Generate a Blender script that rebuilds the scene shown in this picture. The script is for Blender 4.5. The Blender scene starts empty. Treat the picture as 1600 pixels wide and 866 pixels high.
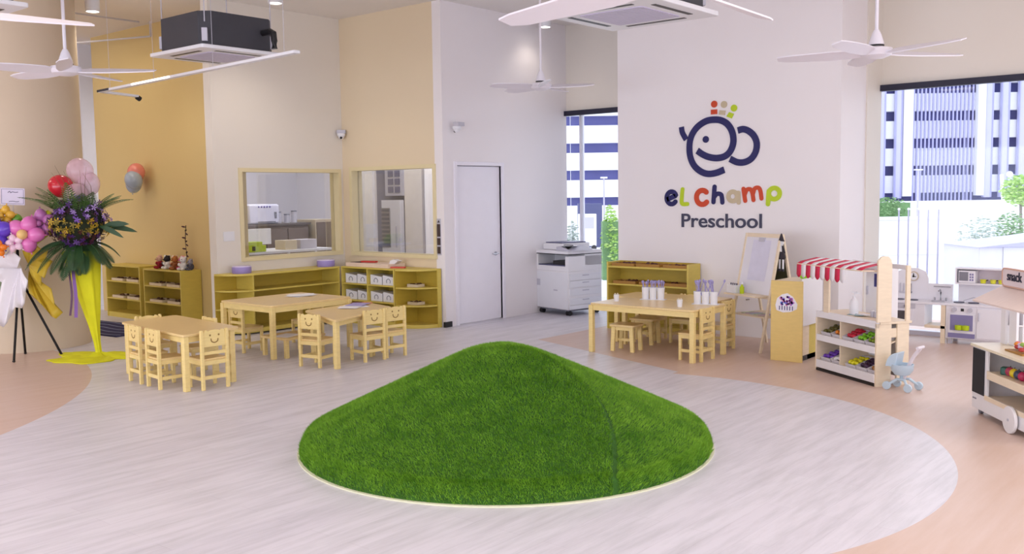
import bpy, bmesh, math, random
from mathutils import Vector, Matrix, Euler
random.seed(7)
PI = math.pi
SC = bpy.context.scene
COL = SC.collection

# ------------------------------------------------------------ camera
cam_d = bpy.data.cameras.new('camera')
cam = bpy.data.objects.new('camera', cam_d)
COL.objects.link(cam)
yaw, pitch, roll = 0.69934385, 0.08596414, -0.01408148
f0 = Vector((-math.sin(yaw), math.cos(yaw), 0)); r0 = Vector((math.cos(yaw), math.sin(yaw), 0)); u0 = Vector((0, 0, 1))
f1 = f0*math.cos(pitch) - u0*math.sin(pitch); u1 = u0*math.cos(pitch) + f0*math.sin(pitch)
r2 = r0*math.cos(roll) + u1*math.sin(roll); u2 = u1*math.cos(roll) - r0*math.sin(roll)
m3 = Matrix((r2, u2, -f1)).transposed()
cam.matrix_world = Matrix.Translation((0, 0, 1.7)) @ m3.to_4x4()
cam_d.sensor_width = 36; cam_d.lens = 1502.78/1600*36
cam_d.clip_start = 0.05; cam_d.clip_end = 500
SC.camera = cam

# ------------------------------------------------------------ world, exposure, large lights
w = bpy.data.worlds.new('world'); SC.world = w; w.use_nodes = True
bg = w.node_tree.nodes['Background']
bg.inputs['Color'].default_value = (0.88, 0.92, 1.0, 1); bg.inputs['Strength'].default_value = 1.95
SC.view_settings.view_transform = 'Standard'; SC.view_settings.look = 'None'
SC.view_settings.gamma = 1; SC.view_settings.use_curve_mapping = False
SC.view_settings.exposure = 0.08
CEIL = 4.14
SX1 = 3.0; SY0 = -5.0; SX0 = -18.0; YW = 11.48     # room extents

def area(loc, sx, sy, power, col=(1.0, 0.90, 0.78), rot=(0, 0, 0)):
    l = bpy.data.lights.new('area_light_source', 'AREA'); l.shape = 'RECTANGLE'; l.size = sx; l.size_y = sy
    l.energy = power; l.color = col
    o = bpy.data.objects.new('area_light_source', l); o.location = loc; o.rotation_euler = rot
    COL.objects.link(o); return o
FILL_PANELS = [(-1.0, -1.5), (-6.0, -1.5), (-11.0, -1.0), (0.6, 3.0), (0.6, 8.0), (-14.5, 2.2)]
for px_, py_ in FILL_PANELS:
    area((px_, py_, CEIL-0.07), 2.4, 1.0, 42)  # unseen ceiling fill lights added to brighten the room
area((-6.0, SY0+0.1, 1.5), 15.0, 2.5, 335, (0.84, 0.88, 1.0), (PI/2, 0, 0))        # added fill imitating daylight at an invented rear window
area((SX1-0.1, 3.8, 1.6), 2.4, 11.5, 130, (0.84, 0.88, 1.0), (0, PI/2, 0))          # added fill imitating daylight at invented right windows
area((-13.0, 6.0, 4.0), 2.0, 1.0, 12, (1, 0.86, 0.62))        # warm lamps over the corridor shelves
area((-16.0, 8.5, 2.95), 1.2, 1.2, 10, (1, 0.80, 0.62))
area((-12.6, 9.0, 3.6), 2.6, 1.6, 60, (0.97, 0.97, 1.0)); area((-10.3, 9.9, 3.6), 1.2, .6, 40, (0.97, 0.97, 1.0))     # added fill for the office behind the glass

# ------------------------------------------------------------ materials
def lin(c):
    c = c/255.0
    return c/12.92 if c <= 0.04045 else ((c+0.055)/1.055)**2.4
def S(r, g, b): return (lin(r), lin(g), lin(b), 1)
MATS = {}
def mat(name, rgb, rough=0.5, metal=0.0, noise=0.04, scale=8.0, bump=0.0, stretch=None, emit=None, estr=1.0, spec=0.5, sheen=0):
    if name in MATS: return MATS[name]
    m = bpy.data.materials.new(name); m.use_nodes = True; nt = m.node_tree; N = nt.nodes; L = nt.links
    b = N['Principled BSDF']; b.inputs['Roughness'].default_value = rough; b.inputs['Metallic'].default_value = metal
    b.inputs['Specular IOR Level'].default_value = spec
    if sheen: b.inputs['Sheen Weight'].default_value = sheen
    c = S(*rgb)
    tc = N.new('ShaderNodeTexCoord'); mp = N.new('ShaderNodeMapping'); L.new(tc.outputs['Object'], mp.inputs['Vector'])
    if stretch: mp.inputs['Scale'].default_value = stretch
    nz = N.new('ShaderNodeTexNoise'); nz.inputs['Scale'].default_value = scale; nz.inputs['Detail'].default_value = 4
    L.new(mp.outputs['Vector'], nz.inputs['Vector'])
    mx = N.new('ShaderNodeMix'); mx.data_type = 'RGBA'
    mx.inputs[6].default_value = tuple(min(1, v*(1-noise*2.2)) for v in c[:3])+(1,)
    mx.inputs[7].default_value = tuple(min(1, v*(1+noise*2.2)) for v in c[:3])+(1,)
    L.new(nz.outputs['Fac'], mx.inputs[0]); L.new(mx.outputs[2], b.inputs['Base Color'])
    if bump:
        bp = N.new('ShaderNodeBump'); bp.inputs['Strength'].default_value = bump; bp.inputs['Distance'].default_value = 0.01
        L.new(nz.outputs['Fac'], bp.inputs['Height']); L.new(bp.outputs['Normal'], b.inputs['Normal'])
    if emit:
        b.inputs['Emission Color'].default_value = S(*emit); b.inputs['Emission Strength'].default_value = estr
    MATS[name] = m; return m
def glass_mat(name='clear_glass', tint=(0.97, 0.98, 1, 1), k=0.06):
    if name in MATS: return MATS[name]
    m = bpy.data.materials.new(name); m.use_nodes = True; nt = m.node_tree; N = nt.nodes; L = nt.links
    for n in list(N):
        if n.type != 'OUTPUT_MATERIAL': N.remove(n)
    out = [n for n in N if n.type == 'OUTPUT_MATERIAL'][0]
    t = N.new('ShaderNodeBsdfTransparent'); t.inputs[0].default_value = tint
    g = N.new('ShaderNodeBsdfGlossy'); g.inputs['Roughness'].default_value = 0.02
    fr = N.new('ShaderNodeFresnel'); fr.inputs[0].default_value = 1.3
    ad = N.new('ShaderNodeMath'); ad.operation = 'ADD'; ad.inputs[1].default_value = k; L.new(fr.outputs[0], ad.inputs[0])
    mx = N.new('ShaderNodeMixShader'); L.new(ad.outputs[0], mx.inputs[0]); L.new(t.outputs[0], mx.inputs[1]); L.new(g.outputs[0], mx.inputs[2])
    L.new(mx.outputs[0], out.inputs[0]); MATS[name] = m; return m

WALL = mat('cream_wall_paint', (234, 227, 218), 0.6, noise=0.012, scale=1.2)
WALL_LAMPLIT = mat('lamplit_cream_wall', (226, 202, 142), 0.6, noise=0.012, scale=1.2)  # cream wall with the yellow of the corridor lamps put into its colour
CEILM = mat('ceiling_paint', (238, 233, 230), 0.8, noise=0.012, scale=1.0)
WHITE = mat('white_lacquer', (240, 238, 242), 0.35, noise=0.01)
WHITEP = mat('white_plastic', (236, 236, 242), 0.4, noise=0.01)
LILAC = mat('pale_lilac_paint', (244, 241, 251), 0.45, noise=0.01)
BIRCH = mat('birch_wood', (242, 216, 146), 0.45, noise=0.06, scale=3.0, stretch=(4, 4, 22))
BIRCHH = mat('birch_tabletop', (238, 208, 148), 0.28, noise=0.05, scale=3.0, stretch=(22, 3, 4))
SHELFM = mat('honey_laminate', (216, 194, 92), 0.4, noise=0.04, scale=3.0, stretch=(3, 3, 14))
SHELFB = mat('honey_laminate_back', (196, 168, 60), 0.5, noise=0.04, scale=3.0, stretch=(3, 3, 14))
PALEW = mat('pale_plywood', (240, 222, 196), 0.45, noise=0.05, scale=3.0, stretch=(3, 3, 16))
BLACK = mat('black_plastic', (28, 27, 30), 0.4, noise=0.05)
BLACKM = mat('black_metal', (30, 28, 30), 0.35, metal=0.6, noise=0.03)
DGREY = mat('dark_grey_shell', (58, 58, 66), 0.55, noise=0.06, scale=5)
GREY = mat('mid_grey_plastic', (130, 130, 142), 0.45, noise=0.03)
LGREY = mat('light_grey_plastic', (198, 196, 208), 0.45, noise=0.02)
CHROME = mat('brushed_chrome', (190, 190, 196), 0.25, metal=0.9, noise=0.02)
NAVY = mat('navy_paint', (16, 10, 90), 0.5, noise=0.03)
NAVYB = mat('dark_navy_blind', (26, 26, 52), 0.5, noise=0.03)
ORANGE = mat('orange_red_paint', (206, 66, 20), 0.5, noise=0.03)
LIMEP = mat('lime_paint', (190, 214, 24), 0.5, noise=0.03)
BEIGEP = mat('beige_paint', (202, 186, 156), 0.5, noise=0.03)
SLATE = mat('slate_grey_paint', (62, 62, 88), 0.5, noise=0.03)
LAV = mat('lavender_plastic', (158, 142, 206), 0.4, noise=0.03)
YEL = mat('yellow_fabric', (226, 224, 20), 0.7, noise=0.05, scale=6, bump=0.3)
GLOWM = mat('lamp_diffuser', (255, 250, 240), 0.5, emit=(255, 246, 232), estr=9.0)

# ------------------------------------------------------------ mesh helpers
class MB:
    def __init__(s): s.v = []; s.f = []; s.mi = []; s.cur = 0
    def add(s, vs, fs, M=None):
        n = len(s.v)
        if M is not None: vs = [tuple(M @ Vector(p)) for p in vs]
        s.v += [tuple(p) for p in vs]; s.f += [tuple(i+n for i in q) for q in fs]; s.mi += [s.cur]*len(fs); return s
    def box(s, x0, x1, y0, y1, z0, z1, M=None):
        return s.add([(x0, y0, z0), (x1, y0, z0), (x1, y1, z0), (x0, y1, z0), (x0, y0, z1), (x1, y0, z1), (x1, y1, z1), (x0, y1, z1)],
                     [(3, 2, 1, 0), (4, 5, 6, 7), (0, 1, 5, 4), (1, 2, 6, 5), (2, 3, 7, 6), (3, 0, 4, 7)], M)
    def cbox(s, c, d, rz=0, rx=0, ry=0):
        M = Matrix.Translation(c) @ Euler((rx, ry, rz)).to_matrix().to_4x4()
        return s.box(-d[0]/2, d[0]/2, -d[1]/2, d[1]/2, -d[2]/2, d[2]/2, M)
    def cyl(s, a, b, r, r1=None, n=16):
        a = Vector(a); b = Vector(b); r1 = r if r1 is None else r1; d = (b-a).normalized()
        q = d.to_track_quat('Z', 'Y'); vs = []
        for p, rr in ((a, r), (b, r1)):
            for i in range(n):
                t = 2*PI*i/n; vs.append(p + q @ Vector((rr*math.cos(t), rr*math.sin(t), 0)))
        fs = [(i, (i+1) % n, n+(i+1) % n, n+i) for i in range(n)] + [tuple(range(n-1, -1, -1)), tuple(range(n, 2*n))]
        return s.add(vs, fs)
    def lathe(s, prof, c=(0, 0, 0), n=24, M=None):
        vs = []; fs = []; k = len(prof)
        for r, z in prof:
            for i in range(n):
                t = 2*PI*i/n; vs.append((c[0]+r*math.cos(t), c[1]+r*math.sin(t), c[2]+z))
        for j in range(k-1):
            for i in range(n): fs.append((j*n+i, j*n+(i+1) % n, (j+1)*n+(i+1) % n, (j+1)*n+i))
        if prof[0][0] > 1e-4: fs.append(tuple(range(n-1, -1, -1)))
        if prof[-1][0] > 1e-4: fs.append(tuple(range((k-1)*n, k*n)))
        return s.add(vs, fs, M)
    def sph(s, c, r, sc=(1, 1, 1), n=16, m=10, M=None):
        prof = [(max(1e-5, r*math.sin(PI*j/m)), -r*math.cos(PI*j/m)) for j in range(m+1)]
        T = Matrix.Translation(c) @ Matrix.Diagonal((sc[0], sc[1], sc[2], 1))
        if M is not None: T = Matrix.Translation(c) @ M @ Matrix.Diagonal((sc[0], sc[1], sc[2], 1))
        return s.lathe(prof, (0, 0, 0), n, T)
    def prism(s, poly, t0, t1, axis='z', M=None):
        n = len(poly)
        def P(a, b, t): return (a, b, t) if axis == 'z' else ((a, t, b) if axis == 'y' else (t, a, b))
        vs = [P(a, b, t0) for a, b in poly] + [P(a, b, t1) for a, b in poly]
        fs = [(i, (i+1) % n, n+(i+1) % n, n+i) for i in range(n)] + [tuple(range(n-1, -1, -1)), tuple(range(n, 2*n))]
        return s.add(vs, fs, M)
    def tube(s, pts, r, n=8, caps=True):
        pts = [Vector(p) for p in pts]; rs = r if isinstance(r, (list, tuple)) else [r]*len(pts); vs = []; fs = []
        for i, p in enumerate(pts):
            d = (pts[min(i+1, len(pts)-1)] - pts[max(i-1, 0)]).normalized()
            q = d.to_track_quat('Z', 'Y')
            for k in range(n):
                t = 2*PI*k/n; vs.append(p + q @ Vector((rs[i]*math.cos(t), rs[i]*math.sin(t), 0)))
        for i in range(len(pts)-1):
            for k in range(n): fs.append((i*n+k, i*n+(k+1) % n, (i+1)*n+(k+1) % n, (i+1)*n+k))
        if caps: fs += [tuple(range(n-1, -1, -1)), tuple(range((len(pts)-1)*n, len(pts)*n))]
        return s.add(vs, fs)
    def tri(s, *p): return s.add(list(p), [tuple(range(len(p)))])
    def mesh(s, name, mats, ang=0.6):
        me = bpy.data.meshes.new(name); me.from_pydata(s.v, [], s.f)
        for m in (mats if isinstance(mats, (list, tuple)) else [mats]): me.materials.append(m)
        for i, p in enumerate(me.polygons): p.use_smooth = True; p.material_index = s.mi[i]
        bm = bmesh.new(); bm.from_mesh(me); bmesh.ops.recalc_face_normals(bm, faces=bm.faces); bm.to_mesh(me); bm.free()
        me.set_sharp_from_angle(angle=ang); return me
    def build(s, name, m, parent=None, bev=0.0, ang=0.6, loc=(0, 0, 0), rz=0):
        me = s.mesh(name, m, ang)
        o = bpy.data.objects.new(name, me); COL.objects.link(o); o.location = loc; o.rotation_euler.z = rz
        if parent: o.parent = parent
        if bev:
            b = o.modifiers.new('bevel', 'BEVEL'); b.width = bev; b.segments = 2; b.limit_method = 'ANGLE'; b.angle_limit = 0.7
        return o
def tag(o, label=None, cat=None, group=None, kind=None):
    if label: o['label'] = label
    if cat: o['category'] = cat
    if group: o['group'] = group
    if kind: o['kind'] = kind
    return o
def thing(name, label, cat, loc=(0, 0, 0), rz=0, group=None):
    o = bpy.data.objects.new(name, None); COL.objects.link(o); o.location = loc; o.rotation_euler.z = rz
    o.empty_display_size = 0.1
    return tag(o, label, cat, group)
def struct(o): o['kind'] = 'structure'; return o
def kids(o): return [c for c in bpy.data.objects if c.parent == o]
def dup(root, loc, rz=0, label=None, group=None):
    def cp(o, parent):
        c = o.copy(); COL.objects.link(c)
        if parent: c.parent = parent
        for k in kids(o): cp(k, c)
        return c
    r = cp(root, None); r.location = loc; r.rotation_euler.z = rz
    if label: r['label'] = label
    if group: r['group'] = group
    return r
def B(x0, x1, y0, y1, z0, z1): return MB().box(x0, x1, y0, y1, z0, z1)
def rrect(w_, h_, r, n=4, cx=0, cy=0):
    P = []
    for (sx, sy, a0) in ((1, 1, 0), (-1, 1, 90), (-1, -1, 180), (1, -1, 270)):
        for k in range(n+1):
            a = math.radians(a0+90*k/n); P.append((cx+sx*(w_/2-r)+r*math.cos(a), cy+sy*(h_/2-r)+r*math.sin(a)))
    return P
def smooth(pts, per=8):
    out = []; n = len(pts)
    for i in range(n-1):
        p0 = pts[max(i-1, 0)]; p1 = pts[i]; p2 = pts[i+1]; p3 = pts[min(i+2, n-1)]
        for k in range(per):
            t = k/per
            out.append(tuple(0.5*((2*b)+(-a+c)*t+(2*a-5*b+4*c-d)*t*t+(-a+3*b-3*c+d)*t**3) for a, b, c, d in zip(p0, p1, p2, p3)))
    out.append(pts[-1]); return out
def ribbon(mb, pts, wd, y0, y1, closed=False, rnd=False):
    """flat stroke in the x/z plane with thickness in y"""
    n = len(pts); Lf = []; Rt = []
    for i, p in enumerate(pts):
        a = pts[(i-1) % n] if closed else pts[max(i-1, 0)]; b = pts[(i+1) % n] if closed else pts[min(i+1, n-1)]
        dx, dz = b[0]-a[0], b[1]-a[1]; l = math.hypot(dx, dz) or 1; nx, nz = -dz/l, dx/l
        Lf.append((p[0]+nx*wd/2, p[1]+nz*wd/2)); Rt.append((p[0]-nx*wd/2, p[1]-nz*wd/2))
    vs = []
    for a, b in zip(Lf, Rt): vs += [(a[0], y0, a[1]), (b[0], y0, b[1]), (b[0], y1, b[1]), (a[0], y1, a[1])]
    fs = []; m = n if closed else n-1
    for i in range(m):
        j = (i+1) % n
        for k in range(4): fs.append((4*i+k, 4*i+(k+1) % 4, 4*j+(k+1) % 4, 4*j+k))
    if not closed: fs += [(0, 1, 2, 3), (4*(n-1)+3, 4*(n-1)+2, 4*(n-1)+1, 4*(n-1))]
    mb.add(vs, fs)
    if rnd:
        for q_, p in enumerate((pts[0], pts[-1])):
            mb.cyl((p[0], y0+0.0006*(q_+1), p[1]), (p[0], y1, p[1]), wd/2, n=16)

# ------------------------------------------------------------ floor
def floor_mat():
    m = bpy.data.materials.new('plank_vinyl_floor'); m.use_nodes = True; nt = m.node_tree; N = nt.nodes; L = nt.links
    b = N['Principled BSDF']; b.inputs['Roughness'].default_value = 0.38; b.inputs['Specular IOR Level'].default_value = 0.35
    g = N.new('ShaderNodeNewGeometry'); sp = N.new('ShaderNodeSeparateXYZ'); L.new(g.outputs['Position'], sp.inputs[0])
    def mth(op, a, b_=None):
        n = N.new('ShaderNodeMath'); n.operation = op
        for i, v in enumerate((a, b_)):
            if v is None: continue
            if isinstance(v, (int, float)): n.inputs[i].default_value = v
            else: L.new(v, n.inputs[i])
        return n.outputs[0]
    X, Y = sp.outputs[0], sp.outputs[1]
    def dist(cx, cy):
        dx = mth('SUBTRACT', X, cx); dy = mth('SUBTRACT', Y, cy)
        return mth('SQRT', mth('ADD', mth('MULTIPLY', dx, dx), mth('MULTIPLY', dy, dy)))
    left = mth('LESS_THAN', dist(-11.21, 0.24), 4.70)
    out = mth('GREATER_THAN', dist(-4.05, 5.29), 2.56)
    edge = mth('ADD', mth('MULTIPLY', X, 0.35), Y)
    A = mth('MAXIMUM', mth('MULTIPLY', mth('GREATER_THAN', X, -6.95), mth('GREATER_THAN', edge, 8.68-0.35*6.83)), mth('MULTIPLY', mth('GREATER_THAN', X, -4.6), mth('GREATER_THAN', Y, 5.5)))
    A = mth('MAXIMUM', A, mth('GREATER_THAN', X, -3.0))
    pink = mth('MAXIMUM', left, mth('MULTIPLY', out, A))
    # streaks along +Y
    mp = N.new('ShaderNodeMapping'); mp.inputs['Scale'].default_value = (9, 0.9, 1); L.new(g.outputs['Position'], mp.inputs[0])
    nz = N.new('ShaderNodeTexNoise'); nz.inputs['Scale'].default_value = 1.6; nz.inputs['Detail'].default_value = 7; nz.inputs['Roughness'].default_value = 0.65
    L.new(mp.outputs[0], nz.inputs[0])
    mpb = N.new('ShaderNodeMapping'); mpb.inputs['Rotation'].default_value = (0, 0, PI/2); L.new(g.outputs['Position'], mpb.inputs[0])
    bk = N.new('ShaderNodeTexBrick'); bk.inputs['Scale'].default_value = 1.0; bk.inputs['Brick Width'].default_value = 1.2
    bk.inputs['Row Height'].default_value = 0.15; bk.inputs['Mortar Size'].default_value = 0.0016; bk.inputs['Bias'].default_value = 0
    bk.inputs['Color1'].default_value = (1, 1, 1, 1); bk.inputs['Color2'].default_value = (0.95, 0.94, 0.95, 1); bk.inputs['Mortar'].default_value = (0.84, 0.82, 0.84, 1)
    L.new(mpb.outputs[0], bk.inputs[0])
    cr = N.new('ShaderNodeValToRGB'); cr.color_ramp.elements[0].position = 0.30; cr.color_ramp.elements[0].color = S(204, 202, 209)
    cr.color_ramp.elements[1].position = 0.58; cr.color_ramp.elements[1].color = S(225, 222, 231); L.new(nz.outputs['Fac'], cr.inputs[0])
    mul = N.new('ShaderNodeMix'); mul.data_type = 'RGBA'; mul.blend_type = 'MULTIPLY'; mul.inputs[0].default_value = 0.8
    L.new(cr.outputs[0], mul.inputs[6]); L.new(bk.outputs[0], mul.inputs[7])
    cr2 = N.new('ShaderNodeValToRGB'); cr2.color_ramp.elements[0].position = 0.3; cr2.color_ramp.elements[0].color = S(212, 184, 168)
    cr2.color_ramp.elements[1].position = 0.7; cr2.color_ramp.elements[1].color = S(220, 195, 184); L.new(nz.outputs['Fac'], cr2.inputs[0])
    mx = N.new('ShaderNodeMix'); mx.data_type = 'RGBA'; L.new(pink, mx.inputs[0]); L.new(mul.outputs[2], mx.inputs[6]); L.new(cr2.outputs[0], mx.inputs[7])
    L.new(mx.outputs[2], b.inputs['Base Color'])
    return m
struct(B(SX0-0.15, SX1+0.15, SY0-0.15, 13.0, -0.12, 0).build('floor', floor_mat()))
# ------------------------------------------------------------ ceiling and walls
X1 = -10.52; XD = -8.57; Y2 = 8.86; YL = 10.29
struct(B(SX0-0.15, SX1+0.15, SY0-0.15, YW+0.3, CEIL, CEIL+0.15).build('ceiling', CEILM))
COOL_DAYLIT = mat('daylit_cool_white', (244, 239, 242), 0.6, noise=0.012, scale=1.2)  # wall white with cool window daylight put into its colour
# door wall (plane x = XD, faces +x); behind it the office
def wall(name, *boxes, m=WALL):
    mb = MB()
    for b in boxes: mb.box(*b)
    return struct(mb.build(name, m))
wall('wall_door_side', (XD-0.15, XD, Y2, 9.10, 0, CEIL), (XD-0.15, XD, 9.98, YW, 0, CEIL), (XD-0.15, XD, 9.10, 9.98, 2.08, CEIL), m=COOL_DAYLIT)
G1 = (7.20, 8.76, 0.94, 2.03)     # glass in the partition, plane x = X1
wall('wall_partition_left', (X1-0.15, X1, 6.8, G1[0]-0.03, 0, CEIL), (X1-0.15, X1, G1[1]+0.03, Y2+0.15, 0, CEIL),
     (X1-0.15, X1, G1[0]-0.03, G1[1]+0.03, 0, G1[2]-0.03), (X1-0.15, X1, G1[0]-0.03, G1[1]+0.03, G1[3]+0.03, CEIL))
G2 = (-10.32, -8.75, 0.93, 2.05)
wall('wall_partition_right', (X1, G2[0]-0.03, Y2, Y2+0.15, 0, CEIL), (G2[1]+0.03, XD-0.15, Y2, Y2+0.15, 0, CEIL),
     (G2[0]-0.03, G2[1]+0.03, Y2, Y2+0.15, 0, G2[2]-0.03), (G2[0]-0.03, G2[1]+0.03, Y2, Y2+0.15, G2[3]+0.03, CEIL), m=mat('partition_warm_cream', (234, 216, 186), 0.6, noise=0.012, scale=1.2))  # warmer, slightly darker cream on this wall alone
# window wall
wall('wall_window_side', (XD, SX1+0.15, YW, YW+0.2, 2.88, CEIL), (-6.9, -4.2, YW, YW+0.2, 0, 2.88), (1.6, SX1+0.15, YW, YW+0.2, 0, 2.88))
wall('wall_logo', (-6.87, -4.0, YL, YW, 0, CEIL), m=COOL_DAYLIT)
wall('wall_logo_return', (-4.19, -3.985, 11.02, YW, 0, CEIL))
wall('wall_office_back', (-15.0, XD-0.15, YW, YW+0.15, 0, CEIL), (-15.15, -15.0, 7.37, YW+0.15, 0, CEIL), m=mat('office_wall_paint', (226, 224, 232), 0.6, noise=0.01))
# corridor wall behind the shelves
wall('wall_corridor', (-14.35, X1-0.15, 7.25, 7.37, 0, CEIL), m=WALL_LAMPLIT)
wall('wall_corridor_end', (SX0, SX0+0.1, -5, 13, 0, CEIL), (SX0, -15.15, 12.9, 13.0, 0, CEIL), m=mat('pink_cream_wall', (240, 216, 200), 0.6, noise=0.01))
wall('trim_corridor_bulkhead', (SX0+0.1, -14.40, 8.2, 12.9, 3.25, CEIL), m=mat('dim_olive_bulkhead', (160, 138, 78), 0.7, noise=0.02))  # dimness of the corridor soffit put into this darker olive colour
struct(MB().cyl((-11.68, 4.97, 0), (-11.68, 4.97, CEIL), 0.68, n=64).build('wall_round_column', mat('peach_column_paint', (216, 198, 174), 0.6, noise=0.012, scale=1.2)))
wall('wall_rear', (SX0, -14.0, SY0-0.15, SY0, 0, CEIL), (2.0, SX1+0.15, SY0-0.15, SY0, 0, CEIL), (-14.0, 2.0, SY0-0.15, SY0, 2.88, CEIL))
wall('wall_right', (SX1, SX1+0.15, SY0, -2.5, 0, CEIL), (SX1, SX1+0.15, 10.0, YW, 0, CEIL), (SX1, SX1+0.15, -2.5, 10.0, 2.88, CEIL), (SX1, SX1+0.15, -2.5, 10.0, 0, 0.3))
struct(B(-4.21, -4.19, YW-0.03, YW, 0, CEIL).build('trim_1', mat('trim_line', (196, 178, 160), 0.6)))
struct(B(XD-0.02, XD+0.015, Y2-0.03, Y2+0.10, 0, 0.07).build('baseboard_left', BLACK))
struct(B(X1-0.17, X1-0.15, 6.8, 7.25, 0, 0.06).build('baseboard_partition', LGREY))
# ------------------------------------------------------------ windows
GL = glass_mat('office_glass', (0.97, 0.98, 1, 1), 0.05); GLO = glass_mat('outer_glass', (0.97, 0.98, 1, 1), 0.0)
def rect_frame(mb, plane, a0, a1, z0, z1, t, d0, d1):
    for (p0, p1, q0, q1) in ((a0-t, a1+t, z1, z1+t), (a0-t, a1+t, z0-t, z0), (a0-t, a0, z0, z1), (a1, a1+t, z0, z1)):
        if plane == 'x': mb.box(d0, d1, p0, p1, q0, q1)
        else: mb.box(p0, p1, d0, d1, q0, q1)
FRM = mat('cream_window_frame', (232, 218, 176), 0.5, noise=0.02)
def window(name, plane, a0, a1, z0, z1, d, t=0.03, fm=FRM, depth=0.19, proud=0.02):
    r = bpy.data.objects.new(name, None); COL.objects.link(r); r['kind'] = 'structure'
    mb = MB()
    if plane == 'x': rect_frame(mb, plane, a0, a1, z0, z1, t+0.02, d-depth+proud, d+proud)
    else: rect_frame(mb, plane, a0, a1, z0, z1, t+0.02, d-proud, d+depth-proud)
    mb.build('window_frame', fm, r)
    if plane == 'x': B(d-0.10, d-0.092, a0, a1, z0, z1).build('pane', GL, r)
    else: B(a0, a1, d+0.092, d+0.10, z0, z1).build('pane', GL, r)
    return r
window('window_1', 'x', *G1, X1); window('window_2', 'y', *G2, Y2)
FW = mat('white_window_frame', (232, 232, 244), 0.4, noise=0.01)
def bigwin(name, x0, x1, mull):
    r = bpy.data.objects.new(name, None); COL.objects.link(r); r['kind'] = 'structure'
    B(x0, x1, YW+0.09, YW+0.10, 0.04, 2.87).build('pane', GLO, r)
    B(x0, x1, YW+0.04, YW+0.16, 0, 0.05).build('sill', FW, r)
    B(x0-0.01, x1, YW-0.06, YW+0.02, 2.83, 2.90).build('roller_blind_cassette', NAVYB, r)
    for x in mull: B(x-0.02, x+0.02, YW+0.06, YW+0.13, 0.04, 2.87).build('mullion', FW, r)
    return r
bigwin('window_3', XD, -6.88, [-8.36]); bigwin('window_4', -4.12, 1.6, [-4.09, 0.2])
r = bpy.data.objects.new('added_window_right', None); COL.objects.link(r); r['kind'] = 'structure'  # unseen right windows, invented to let daylight in
B(SX1+0.06, SX1+0.07, -2.5, 10.0, 0.3, 2.88).build('pane', GL, r)
for y in (-2.46, 0.6, 3.7, 6.8, 9.96): B(SX1+0.03, SX1+0.11, y-0.03, y+0.03, 0.3, 2.88).build('mullion', FW, r)
r = bpy.data.objects.new('added_window_rear', None); COL.objects.link(r); r['kind'] = 'structure'  # unseen rear window, invented to let daylight in
B(-14.0, 2.0, SY0-0.08, SY0-0.07, 0.0, 2.88).build('pane', GL, r)
for x in (-13.96, -10, -6, -2, 1.96): B(x-0.03, x+0.03, SY0-0.11, SY0-0.03, 0, 2.88).build('mullion', FW, r)
# ------------------------------------------------------------ door
d = bpy.data.objects.new('door_1', None); COL.objects.link(d); d['kind'] = 'structure'
mb = MB(); mb.box(XD-0.155, XD+0.02, 9.05, 9.10, 0, 2.13).box(XD-0.155, XD+0.02, 9.98, 10.03, 0, 2.13).box(XD-0.155, XD+0.02, 9.10, 9.98, 2.08, 2.13)
mb.build('door_frame', LILAC, d, bev=0.004)
lf = B(XD-0.06, XD-0.02, 9.105, 9.975, 0.012, 2.075).build('door_leaf', LILAC, d, bev=0.003)
mb = MB(); mb.cyl((XD-0.02, 9.87, 0.90), (XD-0.012, 9.87, 0.90), 0.028, n=20).cyl((XD-0.012, 9.87, 0.9), (XD+0.035, 9.87, 0.9), 0.010).tube([(XD+0.03, 9.87, 0.9), (XD+0.035, 9.83, 0.9), (XD+0.035, 9.75, 0.9)], 0.009)
mb.build('door_handle', CHROME, lf)
mb = MB()
for z in (0.25, 1.0, 1.85): mb.cyl((XD-0.018, 9.106, z), (XD-0.018, 9.106, z+0.09), 0.007)
mb.build('hinge', CHROME, d)

# ------------------------------------------------------------ logo and lettering on the wall
def lp(px, py):   # logo sheet units (as measured) -> wall metres
    X = 1000+px/3.608; Z = 140+py/3.608
    return (-6.20+(X-1036)*0.00820+(X-1036)**2*0.0000008, 1.70+(300-Z)*0.00758+0.0)
YA, YB = YL-0.012, YL-0.002
lg = thing('wall_logo_emblem', 'navy round elephant-like face emblem with three little coloured figures on wall', 'logo', (0, 0, 0))
def stroke(name, pts, wd, m, parent, rnd=False, closed=False, sm=True):
    P = smooth(pts) if sm else pts
    P = [lp(*p) for p in P]; mb = MB(); ribbon(mb, P, wd/3.608*0.0080, YA, YB, closed, rnd); return mb.build(name, m, parent)
stroke('head_outline', [(334, 346), (365, 368), (400, 384), (445, 392), (490, 384), (522, 355), (538, 305), (530, 250), (505, 208), (470, 185), (430, 178), (385, 183), (340, 208), (308, 245), (291, 290), (288, 345), (298, 395), (322, 437), (360, 467), (400, 479), (445, 474), (488, 458)], 35, NAVY, lg)
stroke('ear', [(562, 246), (590, 240), (620, 252), (648, 280), (663, 320), (658, 365), (635, 402), (600, 420), (560, 419), (520, 399)], 34, NAVY, lg)
stroke('tusk', [(240, 207), (246, 240), (268, 280)], 30, NAVY, lg)
def dot(name, c, rr, m):
    p = lp(*c); MB().cyl((p[0], YA, p[1]), (p[0], YB, p[1]), rr/3.608*0.0080, n=28).build(name, m, lg)
dot('eye', (383, 285), 18, NAVY)
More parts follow.
